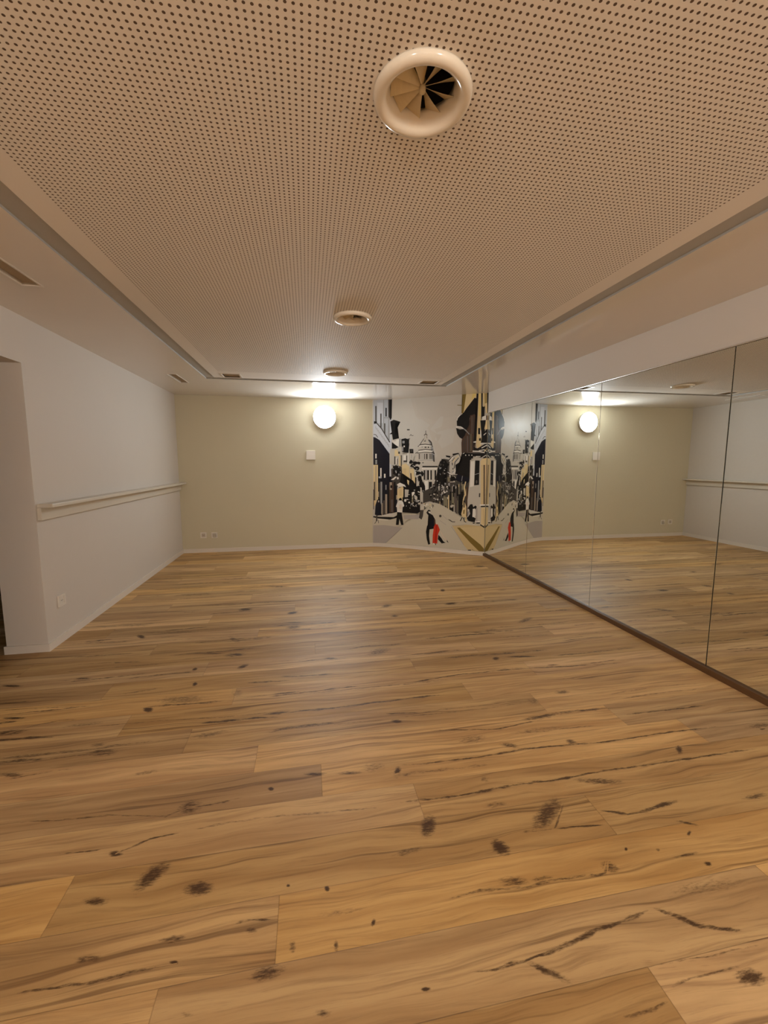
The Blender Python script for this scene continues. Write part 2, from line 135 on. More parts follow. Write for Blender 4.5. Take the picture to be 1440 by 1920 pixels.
ART = """9:288,2407 638,2407 724,2130 942,1916 1095,1503 801,1225 291,1220
10:713,2407 1496,2407 1476,2119 1228,2079 1050,2047 761,2128
9:972,1915 1142,2109 1185,2094 1159,1948 1038,1912 1082,1843
9:1047,1749 1103,1870 1245,1905 1371,1927 1341,1702 1165,1618 1091,1735
10:1053,1837 1161,1834 1099,1714
9:679,2049 814,2084 963,1983 905,1917 756,1943
4:18,2407 325,2407 320,2111 286,1544 16,1782
6:83,2363 174,2361 174,2037 82,2039
5:181,2407 192,2407 193,1859 181,1860
6:289,2084 319,2083 320,1544 290,1544
5:262,2407 285,2407 286,1723 264,1723
0:279,2407 327,2407 322,2118 300,2076 278,2133
2:262,2407 281,2407 280,2119 265,2134
2:48,2311 70,2311 70,2053 48,2053
0:28,2071 75,2063 75,2035 27,2028
2:132,2190 152,2189 152,1952 132,1953
0:217,2279 238,2278 238,2140 217,2141
2:195,2033 215,2033 215,1859 195,1859
5:192,2129 267,2127 267,2112 192,2114
6:17,2018 82,2028 193,1881 297,1723 290,1551 215,1631 118,1760 16,1818
2:67,2032 151,1938 163,1949 79,2042
2:147,1943 224,1817 238,1825 161,1951
2:222,1821 284,1724 298,1732 236,1829
2:21,1853 57,1849 58,1859 22,1863
2:51,1852 86,1806 94,1812 59,1858
5:49,1990 60,1938 67,1939 56,1991
5:72,1958 84,1906 91,1907 80,1959
5:96,1926 107,1874 115,1875 103,1927
5:120,1894 131,1842 138,1843 127,1895
5:143,1862 155,1810 162,1811 151,1863
5:167,1830 179,1778 186,1779 175,1831
5:191,1798 203,1746 210,1747 198,1799
5:215,1766 227,1714 234,1715 222,1767
5:239,1734 251,1682 258,1683 247,1735
5:263,1702 275,1650 283,1651 271,1703
1:16,1818 52,1807 118,1767 215,1631 286,1544 291,1104 92,1094 92,1371 15,1371
7:47,1545 70,1545 69,1469 47,1469
5:48,1447 77,1447 77,1375 48,1375
6:287,1408 319,1408 320,1155 287,1154
0:297,2062 356,2085 409,2070 469,2050 394,2039 379,2004 372,1863 440,1833 447,1791 342,1768 327,1857 282,1858 327,1892 338,2005
7:320,1758 387,1735 395,1771 447,1773 440,1657 410,1657
5:447,1784 477,1783 478,1656 448,1657
0:327,1729 387,1686 440,1650 350,1608 324,1630
22:297,1623 418,1629 493,1656 509,1535 630,1556 729,1541 791,1435 647,1365 635,973 421,968 290,1364
11:373,1601 410,1614 448,1550 449,1507 373,1508
0:485,1776 553,1789 620,1766 606,1718 622,1703 608,1556 539,1564 494,1578
5:502,1748 542,1747 542,1708 502,1709
7:525,1673 546,1673 546,1648 525,1649
5:493,1656 520,1656 520,1585 494,1585
0:603,1764 611,1784 601,1787 593,1767
0:600,1786 601,1744 611,1744 611,1785
0:610,1742 634,1786 625,1791 601,1747
0:622,1619 691,1615 695,1548 631,1549
2:645,1598 676,1597 676,1576 645,1577
2:367,1501 387,1501 387,1372 367,1372
2:413,1465 425,1465 425,1365 413,1365
2:477,1522 496,1521 497,1343 478,1343
2:570,1514 588,1514 589,1407 571,1408
2:525,1436 571,1436 571,1408 525,1408
2:433,1579 463,1578 464,1543 433,1543
5:603,1549 612,1549 613,1436 604,1436
5:657,1534 665,1534 665,1464 658,1464
7:392,1479 411,1479 411,1379 392,1379
7:592,1556 609,1556 610,1379 594,1379
7:521,1521 570,1521 571,1436 521,1436
11:449,1507 473,1507 474,1336 449,1336
2:581,1931 626,1930 626,1911 581,1913
2:631,1819 651,1845 645,1849 625,1823
2:643,1845 664,1822 670,1826 649,1849
2:666,1821 695,1828 692,1834 664,1828
22:776,1407 768,1435 722,1534 759,1575 781,1652 833,1727 870,1781 937,1779 989,1723 1012,1648 1021,1579 1051,1531 1052,1428 1089,1407 1097,1339 800,1337
5:929,1773 989,1723 1020,1641 1028,1572 1051,1524 1056,1421 1015,1435 999,1559 975,1669
22:874,1774 880,1829 891,1876 898,1897 907,1876 920,1828 929,1773
2:894,1898 894,1855 903,1854 903,1898
2:876,1820 904,1846 896,1854 867,1828
2:893,1846 922,1819 930,1827 902,1854
5:881,1816 877,1780 885,1779 888,1816
2:912,1815 917,1778 924,1779 919,1815
2:867,1778 828,1729 836,1723 875,1772
2:829,1731 798,1680 807,1675 838,1726
5:896,1769 888,1725 897,1724 904,1767
2:869,1731 903,1734 901,1745 868,1742
2:943,1747 985,1708 998,1721 957,1760
2:979,1717 992,1671 1011,1675 998,1721
2:773,1646 810,1679 800,1688 764,1655
2:802,1676 896,1682 895,1694 801,1689
2:891,1682 999,1669 1000,1681 892,1694
2:991,1674 1012,1643 1023,1649 1002,1680
7:788,1657 896,1666 895,1675 786,1667
7:892,1666 999,1653 1000,1663 893,1675
2:917,1639 915,1634 908,1631 898,1630 888,1631 881,1635 878,1640 881,1644 888,1648 898,1649 907,1648 914,1644
2:959,1638 958,1633 953,1629 946,1628 940,1629 935,1633 933,1639 934,1644 939,1648 946,1650 953,1648 958,1644
5:855,1644 853,1639 848,1635 842,1634 835,1635 830,1639 828,1644 830,1649 835,1652 841,1653 848,1652 853,1648
2:777,1590 897,1603 895,1614 775,1601
2:892,1603 1018,1591 1019,1602 893,1614
7:758,1564 898,1580 896,1595 756,1579
7:892,1580 1023,1568 1024,1583 893,1595
2:731,1542 779,1568 773,1577 725,1552
2:1011,1570 1037,1531 1053,1540 1027,1579
2:759,1542 860,1556 858,1565 757,1552
2:856,1556 1023,1550 1023,1560 856,1565
2:786,1540 801,1540 802,1456 787,1456
5:819,1540 828,1540 829,1456 820,1456
5:850,1540 858,1540 859,1456 851,1456
2:877,1539 891,1539 892,1456 878,1456
2:909,1539 933,1539 934,1456 911,1456
5:950,1539 959,1539 960,1456 952,1456
2:969,1539 985,1538 986,1456 970,1456
2:996,1538 1010,1538 1011,1456 997,1456
2:1022,1524 1044,1517 1053,1407 1030,1421
5:767,1431 906,1442 905,1450 767,1440
5:902,1442 1024,1431 1024,1439 903,1450
22:791,1407 1067,1414 1105,1339 792,1337
0:849,1350 1106,1351 1106,1331 849,1329
22:830,1329 1098,1330 1106,798 836,786
7:838,1317 1098,1318 1098,1297 838,1296
0:872,1282 895,1282 897,1131 874,1131
0:930,1282 960,1283 962,1133 932,1132
0:984,1283 1007,1283 1010,1134 987,1133
0:1054,1283 1080,1284 1082,1135 1057,1134
5:902,1286 922,1286 925,1125 904,1125
7:970,1286 979,1286 981,1126 972,1126
7:889,1114 946,1115 948,975 891,973
0:961,1101 1013,1102 1015,963 963,961
17:1025,1068 1058,1068 1059,978 1026,977
7:1057,1131 1101,1132 1101,1104 1057,1103
0:686,1407 674,1384 651,1381 627,1384 621,1407 632,1425 650,1451 672,1433
0:789,1393 761,1379 723,1365 700,1378 684,1393 689,1412 723,1422 761,1413
0:819,1400 800,1368 747,1383 758,1412 793,1417
0:744,1351 709,1315 637,1340 658,1373 709,1388
0:800,1309 781,1278 755,1275 733,1283 690,1309 714,1326 754,1348 793,1331
0:845,1239 796,1212 746,1198 736,1238 733,1270 808,1258
0:874,1226 864,1188 826,1183 822,1225 833,1271 856,1263
0:840,1155 836,1123 784,1099 774,1154 782,1192 828,1202
0:862,1071 852,1004 804,1011 792,1069 808,1129 845,1140
0:818,985 817,944 789,904 771,945 750,983 760,1024 788,1037 804,1024
0:902,987 894,930 873,931 854,932 840,986 845,1060 871,1091 897,1037
2:869,1398 864,1390 856,1386 846,1393 846,1403 856,1408 869,1407
5:865,1394 860,1391 855,1390 848,1391 841,1393 847,1397 855,1398 863,1396
5:765,1301 762,1293 754,1293 742,1293 742,1301 746,1308 754,1310 765,1310
7:743,1136 739,1133 735,1128 730,1131 722,1135 729,1140 734,1143 743,1140
2:679,1393 675,1390 661,1388 655,1390 653,1394 661,1398 672,1397
2:871,1091 866,1086 859,1081 853,1091 858,1102 865,1101
7:680,970 676,965 670,964 658,966 658,969 663,975 670,977 677,973
5:877,955 873,945 867,944 859,950 855,958 865,966 873,965
7:776,941 770,936 756,930 747,932 739,940 742,947 755,949 769,950
7:724,1342 723,1336 715,1332 707,1337 701,1342 707,1348 715,1349 722,1349
5:716,1187 713,1183 709,1176 701,1182 703,1187 704,1194 708,1196 714,1194
22:800,1074 792,1064 780,1065 776,1082 793,1088
7:717,1061 708,1048 699,1052 685,1056 693,1066 698,1079 710,1074
7:747,1088 742,1083 737,1081 733,1086 735,1090 738,1095 743,1093
7:699,1354 693,1348 688,1347 683,1351 682,1356 687,1358 695,1360
7:745,1240 743,1232 733,1225 726,1240 733,1249 744,1251
2:719,1353 719,1350 709,1349 702,1350 693,1353 702,1359 709,1361 715,1357
2:736,1100 731,1095 725,1089 719,1094 715,1099 716,1108 724,1106 731,1106
2:788,1172 774,1161 756,1167 754,1176 775,1179
5:780,1130 775,1124 767,1120 762,1125 762,1132 768,1136 774,1139
5:667,1260 666,1252 657,1252 651,1254 649,1265 657,1273 666,1266
22:750,1353 748,1346 734,1345 726,1353 732,1362 749,1361
7:763,1174 762,1165 754,1166 749,1168 747,1178 754,1184 762,1178
2:752,1117 745,1109 736,1111 739,1122 746,1124
5:840,1201 833,1192 821,1186 811,1200 818,1214 831,1213
22:680,997 678,995 672,990 667,992 665,997 668,1002 672,1003 676,1002
11:15,1364 92,1364 91,688 13,688
21:51,1349 66,1349 65,777 50,777
2:23,1086 45,1087 44,777 22,777
17:14,961 25,962 24,628 13,628
1:92,1218 291,1220 291,1111 389,1148 420,1040 422,572 300,538 147,526 91,554
7:129,1313 152,1313 152,1153 129,1153
6:287,1371 317,1372 317,1176 287,1176
7:193,1219 219,1219 219,1154 193,1153
4:103,1175 151,1175 151,1146 103,1145
2:313,1292 389,1364 495,1336 512,1092 421,1004 321,1111
5:328,1364 366,1364 366,1343 328,1343
0:343,1350 449,1343 496,1250 420,1178 344,1220
5:460,1211 454,1200 444,1190 431,1205 436,1218 444,1226 455,1221
0:395,1255 395,1246 387,1244 382,1255 385,1267 394,1262
0:391,1217 383,1210 371,1211 374,1221 383,1225
5:408,1268 401,1257 394,1251 380,1259 385,1267 387,1277 394,1276 403,1274
7:407,1247 404,1237 399,1229 394,1235 393,1247 392,1260 399,1256 404,1260
5:355,1305 351,1300 346,1295 342,1299 337,1305 342,1313 346,1312 352,1313
5:483,1253 479,1247 473,1243 465,1246 462,1253 468,1258 472,1260 479,1257
0:359,1168 353,1154 339,1159 344,1174 355,1176
5:452,1330 450,1319 441,1319 437,1325 433,1337 440,1340 451,1340
5:447,1334 445,1330 439,1325 434,1329 434,1334 434,1340 439,1342 446,1338
7:306,1118 389,1177 412,1170 359,1119
7:446,1149 444,1139 437,1131 429,1129 421,1131 415,1138 412,1149 415,1159 421,1166 429,1169 437,1166 443,1159
5:133,1087 163,1087 163,556 132,555
21:214,883 247,883 248,559 214,558
5:218,1037 236,1037 236,957 218,956
3:183,779 203,779 203,535 183,534
21:153,734 172,734 172,527 153,526
17:283,1082 359,1083 361,585 284,582
3:312,797 347,798 348,592 313,590
2:295,965 303,965 303,738 296,738
21:291,1082 329,1082 329,958 291,958
21:402,872 425,873 425,800 402,799
2:99,1072 122,1072 121,807 99,807
21:89,925 109,925 109,837 89,837
0:331,1009 329,995 323,984 316,980 308,984 302,994 300,1009 302,1024 308,1034 315,1038 323,1035 329,1024
0:261,1001 284,1001 284,575 261,574
0:365,1090 390,1090 391,608 367,607
11:495,1365 563,1386 625,1337 630,1109 620,965 528,984 511,1150
12:518,1308 571,1308 573,1151 519,1150
11:633,1301 701,1309 715,1082 727,1011 681,1038 649,1109
17:643,1232 656,1077 674,1079 661,1234
11:679,1181 725,1182 727,1011 681,1010
0:725,1167 748,1168 750,997 727,997
0:488,1236 519,1222 527,1107 619,1037 695,1110 719,1011 812,942 813,857 513,846 451,1004
7:413,1047 466,1077 550,1043 573,1007 527,1021 466,1005 436,1011
11:421,968 512,1020 531,985 521,774 491,773 483,824 421,815
12:451,961 497,962 498,860 452,859
22:551,971 620,965 598,806 552,833
0:526,984 549,985 550,804 527,803
11:588,1129 626,1109 619,1037 596,1065
0:513,839 621,850 651,937 812,956 820,585 511,576
7:580,791 577,779 570,770 560,767 550,769 542,778 540,789 542,801 549,810 559,813 569,810 577,802
7:670,923 720,939 720,911 690,867 674,866
27:671,866 697,867 699,752 672,751
5:652,750 699,752 699,723 653,721
22:770,841 767,824 757,812 744,807 731,811 721,823 718,839 721,856 731,868 744,873 757,869 766,857
7:645,760 642,754 636,749 628,747 619,748 613,753 611,759 613,766 619,771 627,773 636,771 642,767
22:825,750 822,742 814,736 803,733 791,735 783,740 779,748 782,756 791,762 802,765 814,763 822,758
5:798,792 794,781 783,773 768,769 752,771 741,779 737,789 741,800 752,809 767,812 783,810 794,802
7:710,709 708,705 704,701 699,700 694,701 690,704 688,708 690,712 693,716 699,717 704,716 708,713
2:809,726 803,717 784,719 785,731 803,733
5:723,931 719,927 709,927 706,930 710,937 718,936
5:763,700 760,695 754,694 746,694 747,699 749,704 754,705 759,704
7:721,922 715,910 703,911 697,921 706,935 717,930
7:599,810 590,804 578,806 578,813 590,817
0:606,719 602,710 591,711 581,718 590,722 601,723
5:641,745 635,738 626,741 625,748 636,755
7:730,963 725,958 718,955 709,958 704,962 709,966 718,968 728,967
22:694,833 692,822 687,822 683,829 684,837 687,843 690,843
22:804,795 794,784 781,786 783,802 793,803
7:582,702 582,696 578,690 573,695 573,701 575,706 578,709 582,710
2:790,909 784,900 773,901 767,913 785,916
7:737,873 727,861 718,860 714,868 712,878 719,881 727,883
0:667,750 655,743 645,740 638,748 642,754 658,754
22:642,888 631,883 624,881 618,884 614,890 623,891 635,891
7:706,757 701,746 691,749 693,764 700,767
5:733,791 732,781 724,784 717,790 723,802 730,801
22:687,828 684,821 673,824 676,830 683,833
22:757,713 752,705 740,705 736,712 739,721 754,719
22:814,929 811,922 801,923 799,937 811,941
22:618,887 617,880 611,881 606,881 598,886 604,892 611,895 616,892
5:661,709 656,703 649,701 646,708 649,713 656,715
2:579,736 574,729 564,732 567,738 574,744
5:769,733 763,730 751,726 740,730 741,734 751,737 759,736
2:668,790 667,779 661,779 658,786 657,793 662,799 667,796
7:753,814 751,805 746,806 742,809 742,817 746,821 750,822
0:634,734 631,726 625,725 620,734 623,746 630,746
7:795,937 795,928 784,927 779,932 772,942 784,950 792,946
22:649,669 645,660 640,661 636,668 640,680 644,675
22:631,805 627,801 617,799 618,804 617,809 626,810
0:626,937 623,925 618,927 615,937 617,945 623,947
5:735,854 727,840 716,840 709,853 717,864 726,864
0:629,801 624,793 616,792 611,795 606,802 615,806 624,805
22:732,898 729,893 723,893 721,897 722,903 729,901
22:816,938 815,933 810,934 804,934 805,937 804,940 810,944 815,942
22:807,893 801,890 793,888 789,891 787,895 793,896 802,898
7:613,808 611,804 599,801 589,803 588,807 587,813 599,816 611,812
7:812,797 802,793 792,791 793,800 803,805
2:673,702 662,692 645,694 651,706 660,714
22:732,702 731,694 723,694 719,699 719,705 723,710 728,709
2:1098,1304 1140,1421 1196,1462 1282,1448 1351,1515 1441,1541 1477,1461 1399,1232 1620,1168 1602,525 1461,620 1326,669 1151,758 980,792 867,759 865,944 1102,1056
22:1297,1407 1352,1501 1434,1534 1470,1461 1404,1327 1372,1171 1288,1169
0:1231,1512 1309,1502 1303,1475 1239,1489
0:1337,1535 1434,1548 1435,1528 1379,1521 1344,1515
7:1294,1415 1352,1485 1341,1494 1283,1423
11:1351,1403 1387,1459 1376,1466 1340,1409
11:1383,1455 1440,1497 1433,1507 1375,1465
2:1335,1417 1378,1473 1370,1478 1327,1422
2:1376,1310 1388,1408 1376,1410 1363,1312
2:1385,1402 1442,1472 1432,1479 1375,1410
7:1384,1229 1400,1327 1388,1329 1372,1231
0:1168,1462 1240,1434 1270,1367 1244,1230 1202,1161 1247,1059 1103,1021 1098,1277 1148,1366
0:1200,1430 1192,1424 1179,1422 1167,1425 1170,1436 1177,1443 1192,1443
0:1139,1261 1134,1245 1113,1249 1099,1253 1101,1270 1114,1285 1135,1271
2:1247,1234 1243,1228 1231,1221 1220,1226 1220,1234 1221,1243 1231,1244 1244,1241
5:1297,1257 1302,1249 1284,1251 1275,1252 1269,1257 1275,1263 1284,1265 1294,1261
5:1161,1310 1150,1303 1141,1300 1129,1302 1121,1310 1130,1314 1141,1318 1155,1318
0:1194,1161 1191,1153 1183,1141 1176,1152 1174,1161 1179,1171 1183,1179 1188,1174
2:1154,1093 1151,1077 1140,1086 1135,1102 1150,1105
0:1254,1346 1249,1338 1241,1337 1234,1342 1235,1350 1241,1355 1250,1356
5:1158,1222 1153,1213 1143,1207 1139,1222 1141,1231 1152,1230
0:1185,1311 1179,1299 1169,1301 1166,1323 1178,1334
0:1233,1366 1229,1360 1224,1354 1217,1362 1216,1369 1223,1379 1231,1375
0:1211,1175 1208,1158 1202,1153 1188,1161 1182,1175 1188,1187 1201,1191 1210,1191
0:1139,1251 1130,1231 1117,1243 1113,1260 1131,1266
5:1210,994 1199,982 1186,985 1182,998 1200,1005
0:1185,1430 1183,1421 1178,1406 1170,1414 1171,1430 1173,1440 1178,1453 1184,1442
2:1295,1187 1290,1172 1279,1176 1278,1197 1289,1205
0:1173,1198 1168,1190 1162,1186 1156,1192 1154,1201 1161,1214 1167,1209
0:1185,1169 1178,1156 1167,1164 1165,1174 1178,1179
0:1199,1308 1185,1298 1168,1299 1167,1308 1172,1316 1187,1318
2:1258,1161 1242,1150 1220,1153 1227,1165 1243,1168
5:1249,1079 1236,1057 1219,1066 1221,1091 1236,1091
0:1136,1290 1127,1275 1119,1271 1110,1290 1117,1305 1129,1302
2:1277,1092 1271,1084 1257,1085 1251,1092 1259,1100 1269,1097
5:1170,1319 1156,1309 1145,1300 1137,1314 1133,1325 1144,1329 1155,1331
2:1174,1057 1169,1038 1160,1039 1159,1056 1162,1067 1169,1072
0:1146,1350 1143,1332 1133,1326 1123,1343 1127,1356 1132,1366 1139,1363
0:1162,1401 1157,1382 1147,1386 1141,1401 1146,1421 1156,1413
0:1202,1088 1200,1074 1187,1072 1176,1079 1164,1087 1171,1098 1186,1106 1194,1098
0:1151,1271 1144,1259 1128,1263 1128,1277 1145,1281
0:1214,1278 1204,1268 1189,1269 1189,1282 1205,1286
2:1173,1368 1159,1352 1146,1350 1137,1368 1144,1378 1161,1389
0:1133,1302 1135,1288 1126,1279 1115,1293 1117,1302 1113,1319 1125,1319 1133,1311
0:1169,1174 1167,1167 1153,1164 1142,1167 1143,1178 1151,1183 1164,1181
0:1152,1331 1145,1325 1131,1323 1129,1331 1130,1340 1143,1345
5:1301,1250 1295,1239 1278,1238 1276,1249 1278,1256 1297,1256
0:1150,1215 1142,1202 1132,1208 1123,1215 1129,1228 1141,1224
0:1292,1370 1281,1354 1267,1351 1249,1362 1249,1377 1267,1391 1277,1390
2:1207,1364 1204,1354 1192,1350 1188,1359 1184,1371 1192,1379 1203,1373
0:1150,1106 1146,1101 1137,1100 1132,1106 1135,1114 1146,1114
0:1230,1294 1226,1277 1218,1273 1209,1277 1204,1294 1209,1311 1218,1318 1225,1308
5:1149,1011 1143,1000 1129,1006 1133,1016 1142,1020
2:1219,1410 1209,1396 1200,1399 1198,1421 1210,1421
2:1217,1246 1207,1230 1198,1220 1186,1230 1183,1245 1185,1255 1197,1268 1206,1257
0:1151,1223 1133,1214 1112,1218 1109,1228 1135,1228
0:1303,1049 1292,1040 1285,1036 1274,1043 1273,1053 1283,1059 1294,1056
0:1133,1039 1125,1022 1111,1025 1106,1039 1108,1062 1123,1062
0:1314,1012 1307,986 1295,991 1290,1027 1306,1033
5:1422,1254 1422,1236 1412,1238 1405,1247 1404,1263 1412,1269 1422,1270
22:1414,1026 1404,1003 1397,1005 1388,1009 1382,1025 1389,1048 1396,1056 1405,1044
0:1422,1322 1420,1291 1406,1307 1407,1335 1420,1342
22:1329,1365 1328,1353 1317,1354 1309,1353 1299,1365 1304,1377 1316,1375 1328,1377
22:1339,1239 1324,1225 1306,1231 1304,1246 1323,1256
0:1397,1147 1388,1135 1381,1123 1368,1132 1371,1147 1371,1157 1380,1173 1390,1161
0:1314,1227 1314,1216 1308,1216 1303,1213 1302,1227 1301,1237 1307,1244 1312,1241
0:1359,999 1353,976 1348,967 1343,984 1339,1009 1346,1029 1355,1020
0:1373,1214 1361,1196 1347,1195 1344,1234 1359,1236
27:1361,1192 1363,1176 1351,1179 1345,1184 1335,1192 1343,1204 1351,1203 1362,1208
5:1371,1254 1362,1226 1352,1236 1348,1254 1353,1276 1362,1277
27:1401,1041 1397,1027 1389,1026 1384,1040 1388,1054 1398,1055
0:1355,1164 1350,1156 1343,1153 1336,1158 1338,1167 1344,1176 1348,1174
5:1356,1256 1353,1246 1345,1245 1340,1252 1336,1261 1344,1275 1355,1270
0:1383,1198 1379,1182 1369,1184 1365,1191 1365,1207 1369,1212 1377,1215
22:1387,1120 1384,1106 1372,1106 1365,1106 1359,1120 1361,1128 1372,1136 1386,1133
0:1255,1340 1249,1318 1235,1332 1233,1349 1248,1357
0:1292,1218 1290,1202 1276,1210 1276,1231 1288,1239
5:1309,1068 1301,1040 1282,1051 1279,1083 1301,1096
0:1297,1142 1286,1113 1270,1123 1269,1159 1282,1169
27:1421,1128 1419,1119 1411,1114 1406,1128 1411,1135 1418,1140
0:1346,1381 1345,1357 1337,1360 1335,1368 1331,1394 1337,1407 1341,1403
0:1279,1244 1275,1236 1268,1231 1263,1236 1261,1244 1261,1253 1267,1267 1274,1261
0:1358,1307 1356,1298 1352,1291 1347,1294 1343,1307 1345,1316 1351,1321 1357,1316
22:1408,1284 1404,1262 1393,1271 1391,1284 1393,1306 1404,1309
5:1376,1049 1366,1034 1352,1037 1354,1060 1367,1067
0:1302,1168 1297,1147 1288,1158 1286,1176 1297,1191
0:1303,1252 1300,1245 1290,1243 1280,1247 1274,1258 1289,1267 1299,1262
0:1341,1208 1342,1197 1330,1188 1319,1193 1319,1208 1318,1218 1329,1223 1337,1220
0:1290,1044 1285,1039 1280,1034 1276,1038 1272,1044 1274,1051 1280,1051 1284,1050
0:1282,960 1280,951 1267,950 1254,950 1252,959 1256,966 1266,971 1277,965
0:1098,956 1098,944 1090,936 1082,947 1082,961 1091,977 1098,976
0:1128,902 1124,891 1116,896 1108,901 1117,908 1125,912
0:1166,1015 1161,1007 1150,1009 1143,1020 1159,1027
7:1254,814 1248,807 1239,796 1232,808 1231,820 1239,822 1247,821
5:1072,905 1065,896 1055,895 1051,901 1050,909 1055,914 1064,911
0:1061,889 1058,884 1051,880 1044,884 1037,889 1042,896 1051,898 1057,894
0:1302,1014 1287,999 1266,1003 1266,1019 1285,1029
7:1244,808 1248,801 1233,800 1225,798 1214,807 1221,815 1233,814 1244,815
0:1111,805 1102,791 1086,795 1075,804 1087,814 1102,813
22:1200,930 1193,915 1172,915 1161,929 1174,946 1192,947
5:1020,1015 1019,1004 1012,997 1007,1010 1004,1022 1011,1026 1019,1028
2:1141,987 1132,979 1114,980 1107,986 1116,994 1132,995
22:1283,1004 1274,994 1266,998 1264,1004 1267,1011 1277,1009
0:1243,923 1239,903 1219,903 1207,922 1220,933 1236,933
0:1009,866 1007,858 989,853 987,865 991,877 1007,874
22:1143,1032 1136,1009 1127,1017 1126,1045 1134,1047
22:1018,893 1009,888 1003,885 992,886 988,892 996,899 1003,899 1008,897
2:1076,976 1074,965 1060,964 1052,970 1049,979 1061,988 1071,989
0:993,906 988,899 981,894 973,895 968,905 973,914 981,919 988,917
0:1257,837 1245,823 1228,829 1228,845 1245,851
2:1002,992 990,973 976,971 969,984 967,997 975,1007 990,1008
0:1075,872 1071,865 1067,858 1058,863 1056,871 1058,879 1066,884 1072,881
0:1025,997 1010,985 989,985 993,1004 1013,1014
0:1232,852 1223,841 1213,839 1207,848 1201,855 1212,860 1225,862
0:1012,1037 1001,1028 991,1018 976,1027 971,1036 975,1043 990,1052 1004,1043
2:1279,835 1275,818 1264,817 1261,835 1266,853 1272,853
0:1207,895 1204,880 1190,874 1179,885 1168,893 1173,907 1190,916 1207,907
2:1219,909 1219,903 1203,899 1193,903 1186,908 1188,914 1202,915 1214,915
2:1274,982 1267,968 1255,965 1244,973 1250,986 1256,992 1266,989
0:1254,1030 1244,1018 1237,1021 1227,1022 1227,1029 1227,1037 1236,1046 1249,1041
5:1272,964 1269,950 1262,953 1249,955 1242,963 1251,974 1261,982 1268,976
22:1210,1027 1198,1014 1187,1007 1174,1020 1181,1032 1188,1046 1198,1035
22:1008,1009 1002,1000 997,999 991,999 990,1008 992,1021 997,1019 1001,1020
0:1064,1020 1063,1001 1047,1005 1047,1020 1047,1030 1059,1030
0:1262,826 1257,810 1251,811 1244,826 1248,838 1257,845
0:1162,956 1155,945 1146,944 1143,955 1145,962 1154,970
22:1281,955 1264,950 1255,943 1240,948 1241,954 1245,959 1255,965 1272,963
0:1178,935 1170,920 1156,920 1148,935 1158,943 1171,947
0:1094,938 1078,920 1065,919 1046,937 1063,954 1076,953
0:1226,929 1222,922 1217,921 1212,923 1210,929 1212,934 1217,939 1224,937
0:1249,812 1243,792 1231,804 1230,820 1243,834
7:1136,999 1136,994 1126,988 1116,994 1113,998 1115,1003 1126,1008 1138,1004
0:1073,879 1064,872 1051,871 1052,882 1066,884
0:1182,804 1180,789 1169,794 1154,796 1160,808 1169,821 1179,819
0:1208,908 1196,895 1186,902 1178,912 1199,918
7:1203,835 1200,821 1192,822 1187,834 1192,849 1198,850
5:1194,910 1187,901 1170,901 1158,904 1160,912 1170,916 1183,919
7:1243,942 1232,929 1221,928 1205,934 1214,947 1221,951 1238,950
0:1046,913 1052,908 1033,905 1022,907 1014,912 1023,919 1033,922 1050,920
0:1062,785 1045,774 1028,778 1030,790 1047,795
22:1190,805 1190,794 1179,790 1172,799 1169,810 1179,815 1189,816
7:1287,861 1282,837 1270,846 1273,871 1281,876
0:1122,928 1113,917 1095,914 1090,927 1094,936 1111,943
5:1066,1039 1058,1032 1047,1029 1032,1035 1032,1041 1047,1044 1057,1046
0:1255,1030 1250,1024 1244,1022 1240,1026 1240,1033 1244,1037 1249,1037
0:1024,993 1010,980 992,985 991,998 1007,1003
0:1206,973 1207,966 1195,961 1185,962 1186,972 1185,981 1195,984 1204,982
22:1141,988 1142,971 1134,965 1124,978 1122,988 1124,1003 1133,1002 1141,1001
22:1075,843 1060,835 1045,837 1040,848 1059,853
22:1128,828 1116,810 1101,819 1098,835 1115,845
0:1124,991 1119,979 1108,975 1100,991 1107,1009 1119,1004
5:1091,830 1088,820 1080,819 1068,815 1064,829 1074,842 1080,841 1092,841
0:1284,817 1276,811 1261,810 1248,811 1247,820 1259,827 1275,827
0:1154,854 1152,841 1144,833 1137,844 1137,859 1143,870 1149,868
0:1227,1007 1224,996 1213,995 1202,997 1198,1006 1201,1018 1213,1024 1219,1016
2:1065,972 1059,966 1045,968 1050,977 1059,980
22:1118,895 1117,886 1108,888 1101,891 1105,901 1108,908 1114,905
22:1071,911 1069,900 1053,901 1037,905 1037,916 1053,918 1065,918
7:1190,1049 1185,1041 1177,1043 1174,1049 1177,1056 1185,1058
7:1184,978 1181,972 1174,973 1172,978 1175,987 1180,987
7:1111,1115 1109,1110 1100,1110 1096,1112 1090,1119 1100,1125 1109,1122
7:1221,996 1220,991 1211,988 1202,992 1203,999 1209,1003 1217,1001
5:1182,1017 1180,1006 1171,1007 1169,1016 1169,1025 1179,1025
5:1280,1253 1270,1243 1258,1250 1255,1257 1269,1261
5:1138,1332 1136,1324 1129,1323 1127,1331 1129,1338 1135,1341
7:1132,1021 1128,1011 1122,1015 1118,1021 1121,1028 1127,1032
5:1243,1311 1236,1306 1225,1307 1220,1311 1225,1314 1234,1315
7:1220,1021 1217,1014 1211,1008 1205,1011 1204,1020 1203,1027 1211,1031 1218,1030
7:1145,1063 1138,1060 1132,1054 1125,1059 1128,1067 1132,1072 1137,1068
7:1226,1230 1220,1225 1211,1226 1212,1234 1221,1238
7:1225,1284 1222,1277 1213,1278 1207,1278 1205,1284 1207,1289 1212,1292 1221,1288
5:1182,890 1182,884 1174,882 1167,887 1169,893 1175,899 1180,896
7:1274,1247 1320,1219 1326,1228 1281,1257
7:1319,1219 1351,1212 1353,1223 1322,1230
7:1355,1215 1369,1259 1359,1262 1344,1218
